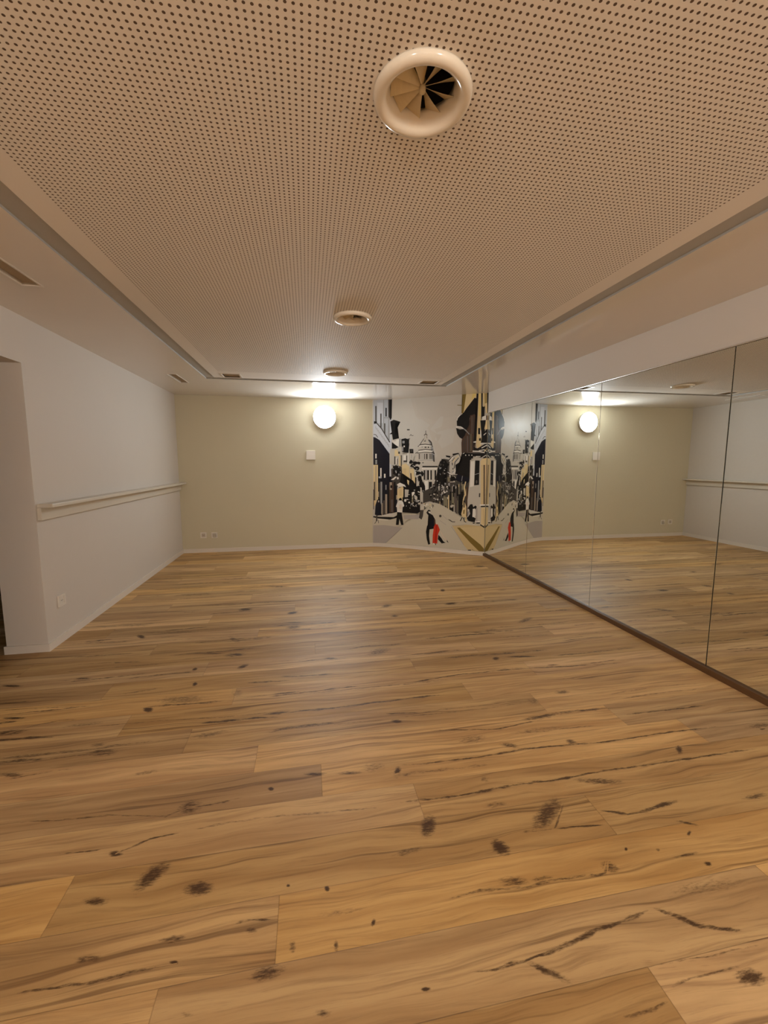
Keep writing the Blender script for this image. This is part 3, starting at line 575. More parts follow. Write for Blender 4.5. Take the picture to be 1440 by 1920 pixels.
22:1321,1213 1457,1221 1456,1231 1320,1222
27:1266,1176 1301,1190 1310,1108 1274,1108
22:1309,1099 1390,1104 1389,1116 1308,1111
0:1316,1190 1386,1191 1387,1124 1317,1122
7:1240,1024 1269,1046 1280,1019
7:1227,962 1225,956 1220,952 1213,951 1206,952 1200,956 1198,961 1200,967 1205,971 1212,973 1220,971 1225,967
22:1371,1196 1398,1161 1405,1166 1378,1202
1:1427,1232 1481,1314 1615,1367 1621,1135 1541,1059 1457,1111 1387,1137
27:1207,885 1236,886 1239,720 1210,718
27:1229,872 1272,874 1275,680 1232,678
11:1281,902 1298,902 1303,640 1286,639
0:1309,958 1331,958 1334,821 1312,820
27:1338,938 1388,940 1392,755 1342,752
22:1342,1041 1352,1041 1353,959 1344,959
0:1357,1041 1393,1042 1396,878 1361,877
3:1377,939 1405,940 1409,783 1380,782
0:1417,1063 1445,1064 1448,894 1420,893
27:1442,1084 1460,1084 1464,922 1446,921
11:1443,1070 1453,1071 1454,1030 1444,1030
0:1451,921 1514,923 1521,589 1458,586
0:1482,963 1523,964 1525,883 1483,881
0:1317,751 1346,752 1348,628 1319,627
0:1349,780 1370,781 1373,623 1352,621
22:1373,754 1389,754 1392,617 1376,616
3:1400,858 1428,859 1433,619 1405,617
27:1431,825 1441,825 1446,592 1436,591
0:1236,734 1255,734 1255,707 1237,706
0:1168,828 1190,829 1191,773 1169,772
11:1146,799 1154,800 1155,744 1147,743
22:1317,737 1353,760 1374,747 1353,711 1325,710
11:1546,1118 1526,1031 1543,1028 1563,1114
11:1526,1034 1543,894 1561,896 1544,1036
11:1537,916 1516,842 1534,837 1554,911
11:1517,845 1512,758 1529,757 1535,844
11:1561,1010 1549,910 1567,908 1579,1008
5:1500,1215 1487,1125 1496,1124 1508,1214
5:1557,1221 1556,1214 1553,1209 1548,1207 1543,1209 1540,1214 1538,1220 1539,1227 1543,1232 1547,1234 1552,1232 1556,1227
27:1491,1055 1505,1113 1494,1115 1481,1058
17:1562,1033 1590,1033 1596,764 1569,762
27:1493,1078 1527,1079 1529,991 1495,990
11:1523,2407 1694,2407 1695,2345 1660,2347 1541,2206 1476,2119 1492,2287
26:1629,2407 1687,2407 1650,2348 1611,2324
13:1469,2407 1530,2407 1507,2247 1496,2131 1466,2133 1484,2352
13:1400,2252 1491,2243 1491,2252 1400,2261
0:1395,2038 1436,2095 1476,2119 1656,2347 1715,2325 1711,2018 1657,2085 1591,2062 1588,1919 1549,1881 1473,1936 1401,1952
17:1597,2094 1663,2110 1703,2051 1696,1825 1683,1552 1482,1547 1475,1700 1484,1759 1556,1868 1582,1920
3:1617,2087 1631,2086 1638,1827 1623,1827
2:1588,1854 1605,1854 1612,1566 1595,1566
3:1554,1796 1575,1796 1580,1553 1560,1553
2:1525,1764 1538,1764 1543,1553 1530,1553
28:1608,1828 1626,1827 1632,1572 1615,1572
2:1644,1794 1658,1794 1663,1578 1650,1578
2:1500,1732 1511,1732 1515,1553 1504,1554
2:1645,2072 1656,2072 1662,1826 1651,1826
0:1388,1920 1447,1898 1515,1902 1543,1856 1524,1804 1484,1755 1443,1780 1407,1833
7:1386,1925 1456,1926 1455,1942 1385,1941
7:1447,1928 1500,1898 1507,1911 1455,1942
5:1497,1903 1547,1863 1554,1871 1503,1911
5:1544,1866 1588,1817 1596,1824 1552,1873
7:1404,2028 1415,2070 1404,2073 1394,2031
7:1412,2065 1454,2108 1446,2115 1404,2073
11:1498,2141 1545,2212 1539,2215 1492,2145
0:1684,2406 1720,2404 1719,1954 1699,1715 1655,1631 1666,1709 1668,1891 1693,2083
11:1713,2407 1758,2407 1761,2080 1753,1888 1773,1610 1715,1617 1697,1656 1707,1890
26:1720,2407 1739,2406 1748,2081 1728,2082
0:1720,1909 1749,1908 1752,1817 1722,1818
7:1750,1875 1766,1875 1769,1772 1753,1772
0:1737,1759 1763,1759 1764,1720 1738,1721
0:1752,2407 1774,2407 1773,2214 1808,2231 1806,2053 1762,2029
11:1774,2407 1809,2405 1805,2218 1786,2207
14:1796,2405 1838,2403 1834,2192 1809,2193
11:1810,2256 1842,2267 1849,2115 1824,2116
0:1837,2407 1856,2407 1856,2126 1846,2121
7:1774,2067 1818,2084 1844,2071 1839,2020 1769,2016
0:1749,2017 1826,2020 1818,1848 1784,1694 1767,1856
11:1833,2020 1856,2100 1856,1884 1811,1887
0:1787,1816 1849,1892 1856,1885 1856,1692 1765,1694
7:1806,1798 1843,1831 1836,1839 1799,1806
17:1831,2084 1850,2083 1852,2019 1833,2020
22:1856,1897 1856,1704 1856,1705
0:1655,1637 1715,1610 1856,1692 1856,1537 1670,1552
7:1757,1672 1856,1676 1856,1688 1756,1684
7:1781,1609 1856,1652 1854,1664 1774,1621
7:1851,1652 1856,1620 1856,1632 1856,1664
7:1741,1571 1822,1584 1820,1596 1739,1583
7:1815,1585 1856,1557 1856,1567 1821,1595
7:1856,1557 1856,1584 1856,1594 1856,1567
7:1647,1563 1731,1559 1732,1576 1648,1580
7:1725,1560 1822,1542 1824,1558 1728,1576
11:1824,1558 1856,1606 1854,1614 1814,1566
7:1653,1709 1699,1721 1693,1695 1660,1696
0:1489,1550 1664,1545 1856,1537 1856,1453 1784,1473 1639,1500 1634,1407 1620,1168 1399,1232 1389,1367 1492,1434
22:1613,1440 1771,1453 1798,462 1595,504 1588,831 1613,1168
7:1624,1420 1683,1427 1676,1049 1620,1034
7:1552,1512 1551,1507 1549,1504 1545,1503 1540,1504 1537,1507 1536,1512 1537,1517 1540,1520 1544,1521 1548,1520 1551,1517
7:1603,1512 1602,1507 1599,1504 1595,1502 1591,1504 1588,1507 1587,1512 1588,1516 1591,1520 1595,1521 1599,1520 1602,1516
7:1646,1511 1645,1507 1642,1503 1638,1502 1634,1503 1631,1507 1630,1511 1631,1516 1634,1519 1638,1521 1642,1519 1645,1516
7:1697,1487 1765,1487 1765,1497 1696,1498
22:1631,1446 1773,1444 1773,1459 1631,1461
7:1504,1530 1526,1544 1522,1551 1500,1536
22:1786,1466 1852,1507 1846,1518 1779,1477
22:1843,1506 1856,1478 1856,1490 1848,1518
0:1690,1434 1755,1433 1751,1236 1755,1071 1683,1062 1688,1235
5:1685,1218 1753,1239 1751,1247 1683,1226
3:1731,1117 1730,1103 1725,1093 1719,1090 1712,1093 1707,1103 1705,1116 1706,1129 1711,1139 1717,1143 1724,1139 1729,1130
2:1759,948 1757,888 1776,888 1778,947
11:1766,1420 1791,1459 1856,1472 1856,1433 1856,763 1790,758
12:1780,1368 1806,1368 1823,773 1796,771
17:1813,1368 1832,1368 1849,774 1829,773
24:1844,1368 1856,1368 1856,782 1856,781
22:1856,1401 1856,710 1856,709
0:1856,948 1856,949 1856,896
7:1773,777 1856,783 1856,764 1774,757
0:1790,756 1856,762 1856,744 1791,738
11:1797,731 1856,736 1856,474 1851,444 1798,475
12:1817,719 1850,720 1856,485 1824,483
22:1856,729 1856,730 1856,509 1856,508
18:13,516 117,518 422,595 515,569 820,585 882,760 1033,766 1209,732 1398,631 1504,561 1609,519 1798,468 1856,470 1856,62 11,62
19:117,518 292,568 415,572 400,520 117,510
20:530,548 808,570 794,497 546,483
20:12,359 193,370 516,341 393,237 239,87 224,62 11,62
0:13,516 102,506 361,507 422,543 423,499 300,464 102,476 12,494
7:100,457 270,451 271,460 101,466
23:1352,434 1555,461 1798,451 1856,470 1856,62 1621,62 1535,148
13:1434,404 1480,408 1655,282 1696,264 1758,214 1856,106 1856,115 1856,214 1856,62 1782,62 1640,191
25:1480,408 1799,441 1856,453 1856,125
0:1612,74 1660,78 1661,63 1613,62
27:1670,79 1721,62 1725,63 1675,88
20:1340,410 1393,342 1401,348 1348,416
20:1392,344 1444,276 1452,282 1400,350
20:1443,278 1538,144 1546,150 1451,284
27:1282,524 1342,488 1347,495 1287,531
27:1342,488 1401,485 1402,493 1343,497
20:1351,423 1474,438 1473,445 1351,430
20:1472,438 1550,450 1549,457 1471,445
2:1303,518 1356,484 1363,494 1309,527
2:1356,484 1402,487 1402,498 1356,495
2:1182,570 1179,559 1172,551 1162,548 1151,550 1144,557 1141,568 1143,578 1151,586 1161,590 1171,588 1179,580
20:1152,495 1257,431 1261,437 1156,501
20:1194,583 1269,516 1274,521 1199,588
0:1784,465 1849,425 1856,441 1793,480
0:1854,426 1856,469 1856,483 1845,440
0:1730,502 1784,505 1784,488 1731,485
7:1717,522 1783,525 1783,512 1717,508
0:1677,495 1704,497 1704,483 1677,482
0:1590,709 1630,772 1663,780 1678,733 1710,761 1731,742 1719,701 1692,707 1682,577 1722,566 1704,504 1609,519 1587,559 1633,629 1618,697
7:1672,706 1705,714 1727,647 1702,578 1668,584
20:1712,701 1744,729 1743,513 1723,525
5:1592,655 1625,683 1620,629 1593,586
11:1509,678 1527,788 1547,802 1577,722 1573,572 1511,575 1496,622
13:1529,679 1550,693 1545,625 1527,624
0:1529,720 1546,721 1543,829 1526,829
0:1506,572 1478,512 1489,507 1518,567
0:1526,562 1542,505 1554,509 1538,566
0:1543,503 1575,493 1579,505 1547,515
11:1563,588 1561,507 1581,507 1583,588
17:1572,763 1589,763 1593,586 1576,586
1:80,792 114,793 148,704 147,533 87,525 39,539 50,703
2:61,535 57,431 79,431 84,535
2:69,446 30,390 37,385 77,441
2:91,450 98,396 106,397 98,452
20:115,763 113,754 108,747 102,745 96,747 92,754 91,763 92,772 97,778 103,781 109,778 113,772
0:501,801 498,786 489,775 477,771 464,774 455,785 452,799 455,814 464,825 476,829 489,826 498,815
0:476,780 512,765 520,781 484,796
7:422,749 452,786 498,788 521,767 545,702 526,679 512,701 511,591 422,591 430,690 414,675 399,682
29:460,728 499,722 499,642 453,654
0:422,595 499,590 492,509 531,401 531,385 493,384 460,486 440,418 450,382 400,379 421,432 419,521
22:822,736 852,751 883,731 884,660 823,650
2:819,646 880,649 870,552 847,493 801,519 816,585
2:861,762 859,753 853,746 845,743 836,745 830,752 828,761 830,770 836,777 844,780 853,778 859,772
2:887,705 892,658 907,660 902,706
0:994,692 993,686 986,685 982,689 983,694 986,700 991,697
0:903,713 898,707 891,707 885,713 891,718 900,720
7:954,749 954,744 945,742 936,746 935,751 945,754 954,753
7:926,721 922,713 917,716 915,720 917,725 922,729
7:1024,699 1019,694 1013,690 1009,693 1003,700 1011,707 1018,704
2:924,685 916,674 902,679 903,688 917,694
2:914,748 912,741 906,737 896,739 894,747 897,757 906,759 914,756
11:942,744 937,737 931,735 925,741 924,747 931,751 938,749
11:999,739 995,727 986,730 980,732 975,742 985,752 994,748
0:899,755 899,750 894,751 889,750 885,754 890,757 894,759 898,758
7:905,722 896,714 889,717 885,726 895,728
11:903,753 896,744 889,742 882,752 888,763 899,759
7:961,730 955,726 946,727 945,733 954,737
7:935,741 923,727 914,735 911,744 925,753
0:1052,727 1049,718 1041,723 1043,731 1049,735
7:896,726 891,718 883,720 879,725 884,732 891,734
2:1020,745 1029,694 1039,695 1031,747
2:1036,739 1044,708 1053,711 1045,741
0:963,596 944,621 928,609 946,585
0:943,605 977,647 961,658 928,616
0:960,643 991,628 1001,644 969,660
7:995,612 993,604 988,597 981,595 975,597 970,603 968,611 969,620 974,626 981,629 988,627 993,621
0:930,605 952,621 998,595 1036,576 1074,514 1083,458 1069,364 986,344 972,278 989,164 999,108 967,94 939,182 925,304 940,391 984,480 991,538 961,571
1:992,481 1066,507 1068,386 994,366
17:1059,513 1081,507 1086,444 1060,414
15:1089,451 1119,439 1158,350 1129,276 1117,125 1038,126 1040,248 1057,392
16:1090,416 1112,417 1102,145 1072,143
30:1121,448 1119,440 1113,435 1105,432 1096,434 1090,439 1088,445 1090,453 1096,458 1104,461 1112,459 1118,455
7:1050,127 1072,128 1076,107 1057,106
0:1137,270 1182,224 1219,170 1256,152 1191,135 1127,198
30:1153,341 1215,237 1223,242 1161,346
30:1214,238 1260,198 1267,204 1220,245
0:1273,203 1307,156 1278,168
0:1074,128 1091,98 1100,103 1083,133"""


# ---------------------------------------------------------------- room
XL, XM, YB, YF, H = -1.925, 2.6135, 6.864, -3.6, 2.409
ZT = 2.112                       # top of the mirrors
OY0, OY1, OZ = 2.36, 3.392, 2.083     # opening in the left wall
CORNER = [(1.06, 6.864), (1.107, 6.852), (1.1531, 6.8375), (1.1997, 6.8201), (1.2482, 6.7994), (1.3, 6.775), (1.3546, 6.7475), (1.4109, 6.7172), (1.4699, 6.6831), (1.5326, 6.6444), (1.6, 6.6), (1.6742, 6.5475), (1.7547, 6.4876), (1.8381, 6.4238), (1.921, 6.3601), (2.0, 6.3), (2.0763, 6.2424), (2.152, 6.1849), (2.2256, 6.1292), (2.2955, 6.077), (2.36, 6.03), (2.4175, 5.9899), (2.4691, 5.9555), (2.5172, 5.9243), (2.5645, 5.894), (2.6135, 5.862)]
ARC = [0.0]
for a, b in zip(CORNER, CORNER[1:]):
    ARC.append(ARC[-1] + math.dist(a, b))

scene = bpy.context.scene
COL = scene.collection
R = math.radians

# ---------------------------------------------------------------- helpers
def link(name, bm, mat, parent=None, smooth=False):
    me = bpy.data.meshes.new(name)
    bm.normal_update()
    bm.to_mesh(me); bm.free()
    for m in (mat if isinstance(mat, (list, tuple)) else [mat]):
        me.materials.append(m)
    if smooth:
        for p in me.polygons: p.use_smooth = True
    o = bpy.data.objects.new(name, me)
    COL.objects.link(o)
    if parent: o.parent = parent
    return o

def box(bm, x0, x1, y0, y1, z0, z1, mi=0):
    v = [bm.verts.new((x, y, z)) for z in (z0, z1) for y in (y0, y1) for x in (x0, x1)]
    for f in ((0, 2, 3, 1), (4, 5, 7, 6), (0, 1, 5, 4), (2, 6, 7, 3), (0, 4, 6, 2), (1, 3, 7, 5)):
        bm.faces.new([v[i] for i in f]).material_index = mi
    return v

def new_box(*a):
    bm = bmesh.new(); box(bm, *a); return bm

def bevel(bm, w, seg=2):
    bmesh.ops.bevel(bm, geom=list(bm.edges), offset=w, segments=seg, affect='EDGES', profile=0.6)
    return bm

def lathe(prof, n=48, close=False, cap_last=False):
    """Spin a list of (radius, z) about the z axis."""
    bm = bmesh.new()
    rings = []
    for r, z in prof:
        rings.append([bm.verts.new((r * math.cos(2 * math.pi * i / n), r * math.sin(2 * math.pi * i / n), z)) for i in range(n)])
    pairs = list(zip(rings, rings[1:]))
    if close: pairs.append((rings[-1], rings[0]))
    for a, b in pairs:
        for i in range(n):
            bm.faces.new((a[i], a[(i + 1) % n], b[(i + 1) % n], b[i]))
    if cap_last: bm.faces.new(rings[-1])
    bmesh.ops.recalc_face_normals(bm, faces=bm.faces)
    return bm

def thing(name, label, cat, loc, group=None):
    o = bpy.data.objects.new(name, None)
    o.empty_display_size = 0.1
    COL.objects.link(o)
    o.location = loc
    return tag(o, label, cat, group)

def tag(o, label, cat, group=None):
    o['label'] = label; o['category'] = cat
    if group: o['group'] = group
    return o

def structure(o, label=None, cat=None):
    o['kind'] = 'structure'
    if label: o['label'] = label
    if cat: o['category'] = cat
    return o

def dup(root, loc, label, name=None):
    r = root.copy(); COL.objects.link(r); r.location = loc; r['label'] = label
    for ch in list(root.children):
        c = ch.copy(); COL.objects.link(c); c.parent = r
        for g in list(ch.children):
            d = g.copy(); COL.objects.link(d); d.parent = c
    return r

# ---------------------------------------------------------------- materials
class NT:
    def __init__(s, name):
        s.m = bpy.data.materials.new(name); s.m.use_nodes = True
        s.t = s.m.node_tree; s.b = s.t.nodes['Principled BSDF']
    def n(s, typ, **kw):
        nd = s.t.nodes.new(typ)
        for k, v in kw.items(): setattr(nd, k, v)
        return nd
    def put(s, sock, v):
        if isinstance(v, bpy.types.NodeSocket): s.t.links.new(v, sock)
        elif v is not None: sock.default_value = v
    def math(s, op, a, b=None, c=None, clamp=False):
        nd = s.n('ShaderNodeMath', operation=op); nd.use_clamp = clamp
        s.put(nd.inputs[0], a); s.put(nd.inputs[1], b); s.put(nd.inputs[2], c)
        return nd.outputs[0]
    def ss(s, x, a, b, lo=0.0, hi=1.0):
        nd = s.n('ShaderNodeMapRange', interpolation_type='SMOOTHSTEP')
        s.put(nd.inputs['Value'], x)
        for k, v in (('From Min', a), ('From Max', b), ('To Min', lo), ('To Max', hi)): nd.inputs[k].default_value = v
        return nd.outputs['Result']
    def mix(s, f, a, b, mode='MIX'):
        nd = s.n('ShaderNodeMix', data_type='RGBA', blend_type=mode)
        s.put(nd.inputs[0], f)
        s.put(nd.inputs[6], (*a, 1) if isinstance(a, tuple) else a)
        s.put(nd.inputs[7], (*b, 1) if isinstance(b, tuple) else b)
        return nd.outputs[2]
    def xyz(s, x, y, z=0.0):
        nd = s.n('ShaderNodeCombineXYZ'); s.put(nd.inputs[0], x); s.put(nd.inputs[1], y); s.put(nd.inputs[2], z)
        return nd.outputs[0]
    def pos(s):
        tc = s.n('ShaderNodeTexCoord'); sp = s.n('ShaderNodeSeparateXYZ')
        s.t.links.new(tc.outputs['Object'], sp.inputs[0])
        return tc.outputs['Object'], sp.outputs[0], sp.outputs[1], sp.outputs[2]
    def noise(s, vec, scale, detail=3.0, rough=0.55, dist=0.0):
        nd = s.n('ShaderNodeTexNoise'); s.put(nd.inputs['Vector'], vec)
        nd.inputs['Scale'].default_value = scale; nd.inputs['Detail'].default_value = detail
        nd.inputs['Roughness'].default_value = rough; nd.inputs['Distortion'].default_value = dist
        return nd.outputs['Fac']
    def bump(s, h, dist, strength=1.0):
        nd = s.n('ShaderNodeBump'); nd.inputs['Distance'].default_value = dist; nd.inputs['Strength'].default_value = strength
        s.put(nd.inputs['Height'], h); s.t.links.new(nd.outputs[0], s.b.inputs['Normal'])
    def set(s, color=None, rough=0.5, metal=0.0, spec=0.5):
        if color is not None: s.put(s.b.inputs['Base Color'], (*color, 1) if isinstance(color, tuple) else color)
        s.put(s.b.inputs['Roughness'], rough); s.b.inputs['Metallic'].default_value = metal
        s.b.inputs['Specular IOR Level'].default_value = spec
        return s.m

def paint(name, col, rough=0.6, spec=0.3, tex=90.0, depth=0.0004, mottling=0.04):
    k = NT(name); v = k.pos()[0]
    n = k.noise(v, tex, 3.0)
    big = k.noise(v, 1.7, 2.0)
    c2 = tuple(x * (1 - mottling) for x in col)
    k.bump(n, depth)
    return k.set(k.mix(big, c2, col), rough, 0.0, spec)

def plain(name, col, rough=0.4, metal=0.0, spec=0.5):
    k = NT(name); v = k.pos()[0]
    n = k.noise(v, 60.0, 2.0)
    return k.set(k.mix(n, tuple(c * 0.96 for c in col), col), rough, metal, spec)

M_WHITE = paint('white_wall_paint', (0.64, 0.59, 0.535), 0.65, 0.25)
M_BEIGE = paint('beige_wall_paint', (0.61, 0.56, 0.415), 0.65, 0.25)
M_CEIL = paint('satin_ceiling_paint', (0.74, 0.685, 0.625), 0.10, 0.20, 14.0, 0.0002, 0.02)
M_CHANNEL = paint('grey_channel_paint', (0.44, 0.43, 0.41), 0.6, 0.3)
M_BASE = paint('white_skirting_paint', (0.72, 0.665, 0.60), 0.4, 0.4, 40.0, 0.0002)
M_LEDGE = paint('cream_ledge_paint', (0.64, 0.585, 0.495), 0.4, 0.4, 40.0, 0.0002)
M_PLASTIC = plain('white_plastic', (0.74, 0.69, 0.62), 0.3)
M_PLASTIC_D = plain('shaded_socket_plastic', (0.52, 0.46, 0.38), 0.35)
M_DIFF = plain('cream_enamel', (0.78, 0.70, 0.58), 0.14)
M_VANE = plain('cream_vane_enamel', (0.62, 0.52, 0.34), 0.3)
M_DARK = plain('dark_duct', (0.015, 0.012, 0.01), 0.7)
M_SLOT = plain('brown_slot_grille', (0.40, 0.32, 0.225), 0.6)
M_PASSAGE = paint('unlit_passage_tone', (0.035, 0.024, 0.018), 0.8, 0.1)  # the unlit dark of the passage is put into its wall colour
M_ALU = plain('brushed_aluminium', (0.86, 0.84, 0.80), 0.22, 1.0)
M_MIRROR = plain('silvered_mirror', (0.86, 0.875, 0.84), 0.0, 1.0)
M_EDGE = plain('mirror_glass_edge', (0.05, 0.055, 0.045), 0.15)

def mat_dark_wood():
    k = NT('dark_wood_rail'); v, x, y, z = k.pos()
    n = k.noise(k.xyz(k.math('MULTIPLY', x, 60.0), k.math('MULTIPLY', y, 3.0), k.math('MULTIPLY', z, 60.0)), 1.0, 4.0)
    return k.set(k.mix(n, (0.075, 0.036, 0.014), (0.15, 0.075, 0.03)), 0.45, 0.0, 0.3)
M_RAIL = mat_dark_wood()

def mat_perforated():
    k = NT('perforated_plasterboard'); v, x, y, z = k.pos()
    pitch = 0.018
    fx = k.math('SUBTRACT', k.math('FRACT', k.math('DIVIDE', x, pitch)), 0.5)
    fy = k.math('SUBTRACT', k.math('FRACT', k.math('DIVIDE', y, pitch)), 0.5)
    d = k.math('SQRT', k.math('ADD', k.math('MULTIPLY', fx, fx), k.math('MULTIPLY', fy, fy)))
    hole = k.ss(d, 0.19, 0.235, 1.0, 0.0)
    inside = k.math('MULTIPLY', k.math('MULTIPLY', k.math('GREATER_THAN', x, -0.954), k.math('LESS_THAN', x, 1.638)),
                    k.math('MULTIPLY', k.math('GREATER_THAN', y, -1.098), k.math('LESS_THAN', y, 5.058)))
    hole = k.math('MULTIPLY', hole, inside)
    c = k.mix(hole, (0.80, 0.755, 0.70), (0.13, 0.085, 0.055))  # holes are not cut; the dark of their depth is put into the colour
    k.bump(hole, 0.004, 0.6)
    k.t.nodes['Bump'].invert = True
    return k.set(c, 0.7, 0.0, 0.2)
M_PERF = mat_perforated()

PLANK_W, PLANK_L, PLANK_Y0 = 0.193, 1.935, 1.06
JOINTS = {-2: 0.908, -1: -0.42, 0: -0.117, 1: -0.807, 2: 0.43, 3: 0.035, 4: 1.667, 5: -0.625, 7: -0.46, 8: -1.237}
def plank_shift(row):
    """x of one end joint in this row, as the floor material computes it."""
    base = (row * 0.381966) % 1.0 * PLANK_L
    return base

def mat_oak():
    k = NT('rustic_oak_planks'); v, x, y, z = k.pos()
    row = k.math('FLOOR', k.math('DIVIDE', k.math('SUBTRACT', y, PLANK_Y0), PLANK_W))
    ly = k.math('FRACT', k.math('DIVIDE', k.math('SUBTRACT', y, PLANK_Y0), PLANK_W))
    shift = k.math('MULTIPLY', k.math('FRACT', k.math('MULTIPLY', k.math('ADD', row, 100.0), 0.381966)), PLANK_L)
    for r_, jx in JOINTS.items():
        base = ((r_ + 100) * 0.381966) % 1.0 * PLANK_L
        shift = k.math('ADD', shift, k.math('MULTIPLY', k.math('COMPARE', row, float(r_), 0.1), jx - base))
    px = k.math('DIVIDE', k.math('SUBTRACT', x, shift), PLANK_L)
    idx = k.math('FLOOR', px); lx = k.math('FRACT', px)
    wn = k.n('ShaderNodeTexWhiteNoise', noise_dimensions='2D')
    k.put(wn.inputs['Vector'], k.xyz(idx, row)); seed = wn.outputs['Value']
    wc = k.n('ShaderNodeSeparateColor'); k.t.links.new(wn.outputs['Color'], wc.inputs[0])
    seed2 = wc.outputs[1]; seed3 = wc.outputs[2]
    off = k.math('MULTIPLY', seed, 57.0)
    # grain: long streaks and a wavy figure along the plank
    wav = k.math('MULTIPLY', k.math('SUBTRACT', k.noise(k.xyz(k.math('MULTIPLY', x, 1.6), k.math('MULTIPLY', y, 5.0), off), 1.0, 2.0), 0.5), 0.11)
    yy = k.math('ADD', y, wav)
    gv = k.xyz(k.math('MULTIPLY', x, 2.2), k.math('MULTIPLY', yy, 62.0), off)
    fine = k.noise(gv, 1.0, 5.0, 0.65)
    gv2 = k.xyz(k.math('MULTIPLY', x, 0.9), k.math('MULTIPLY', yy, 14.0), k.math('ADD', off, 9.0))
    broad = k.noise(gv2, 1.0, 3.0, 0.55)
    blot = k.noise(k.xyz(k.math('MULTIPLY', x, 1.1), k.math('MULTIPLY', y, 3.2), k.math('ADD', off, 31.0)), 1.0, 3.0, 0.6)
    pores = k.noise(k.xyz(k.math('MULTIPLY', x, 18.0), k.math('MULTIPLY', yy, 420.0), off), 1.0, 2.0)
    c = k.mix(k.ss(broad, 0.30, 0.70), (0.44, 0.25, 0.092), (0.65, 0.42, 0.178))
    c = k.mix(k.math('MULTIPLY', k.ss(fine, 0.46, 0.72), 0.62), c, (0.29, 0.158, 0.06))
    c = k.mix(k.math('MULTIPLY', k.ss(blot, 0.55, 0.78), 0.45), c, (0.27, 0.155, 0.06))
    streak = k.noise(k.xyz(k.math('MULTIPLY', x, 0.55), k.math('MULTIPLY', yy, 34.0), k.math('ADD', off, 71.0)), 1.0, 4.0, 0.6)
    c = k.mix(k.math('MULTIPLY', k.ss(streak, 0.55, 0.70), 0.72), c, (0.145, 0.066, 0.022))
    c = k.mix(k.math('MULTIPLY', k.ss(pores, 0.60, 0.75), 0.22), c, (0.17, 0.085, 0.03))
    # plank to plank tone
    tone = k.math('ADD', 0.80, k.math('MULTIPLY', seed2, 0.36))
    hs = k.n('ShaderNodeHueSaturation'); k.put(hs.inputs['Value'], tone); k.put(hs.inputs['Color'], c)
    k.put(hs.inputs['Saturation'], k.math('ADD', 0.90, k.math('MULTIPLY', seed3, 0.14)))
    c = hs.outputs[0]
    # knots and cracks carried by the mesh
    at = k.n('ShaderNodeAttribute', attribute_name='mark')
    jag = k.noise(k.xyz(k.math('MULTIPLY', x, 40.0), k.math('MULTIPLY', y, 150.0), 0.0), 1.0, 4.0, 0.7)
    mark = at.outputs['Fac']
    t = k.math('ADD', mark, k.math('MULTIPLY', k.math('SUBTRACT', jag, 0.5), k.math('MINIMUM', k.math('MULTIPLY', mark, 6.0), 1.5)))
    mk = k.math('MULTIPLY', k.ss(t, 0.08, 0.82), 0.94)
    c = k.mix(mk, c, (0.055, 0.023, 0.008))
    # seams between planks
    ex = k.math('MULTIPLY', k.math('MINIMUM', lx, k.math('SUBTRACT', 1.0, lx)), PLANK_L)
    ey = k.math('MULTIPLY', k.math('MINIMUM', ly, k.math('SUBTRACT', 1.0, ly)), PLANK_W)
    seam = k.ss(k.math('MINIMUM', ex, ey), 0.0004, 0.0022, 1.0, 0.0)
    c = k.mix(k.math('MULTIPLY', seam, 0.32), c, (0.07, 0.032, 0.012))
    rough = k.math('ADD', 0.42, k.math('MULTIPLY', fine, 0.2))
    k.bump(k.math('SUBTRACT', fine, k.math('ADD', k.math('MULTIPLY', seam, 1.5), mk)), 0.0006, 0.6)
    return k.set(c, rough, 0.0, 0.30)
M_OAK = mat_oak()

def mat_mural():
    k = NT('printed_wallpaper')
    at = k.n('ShaderNodeAttribute', attribute_name='artwork')
    return k.set(at.outputs['Color'], 0.42, 0.0, 0.18)
M_MURAL = mat_mural()

def mat_lamp(name, col, strength):
    k = NT(name); k.set((0.9, 0.9, 0.88), 0.3)
    k.b.inputs['Emission Color'].default_value = (*col, 1)
    k.b.inputs['Emission Strength'].default_value = strength
    return k.m
M_LAMP = mat_lamp('opal_lamp_glass', (0.88, 0.955, 1.0), 94.0)
M_LAMP_WARM = mat_lamp('warm_fill_lamp_glass', (1.0, 0.945, 0.87), 215.0)  # glow of the added, unseen fill lamps

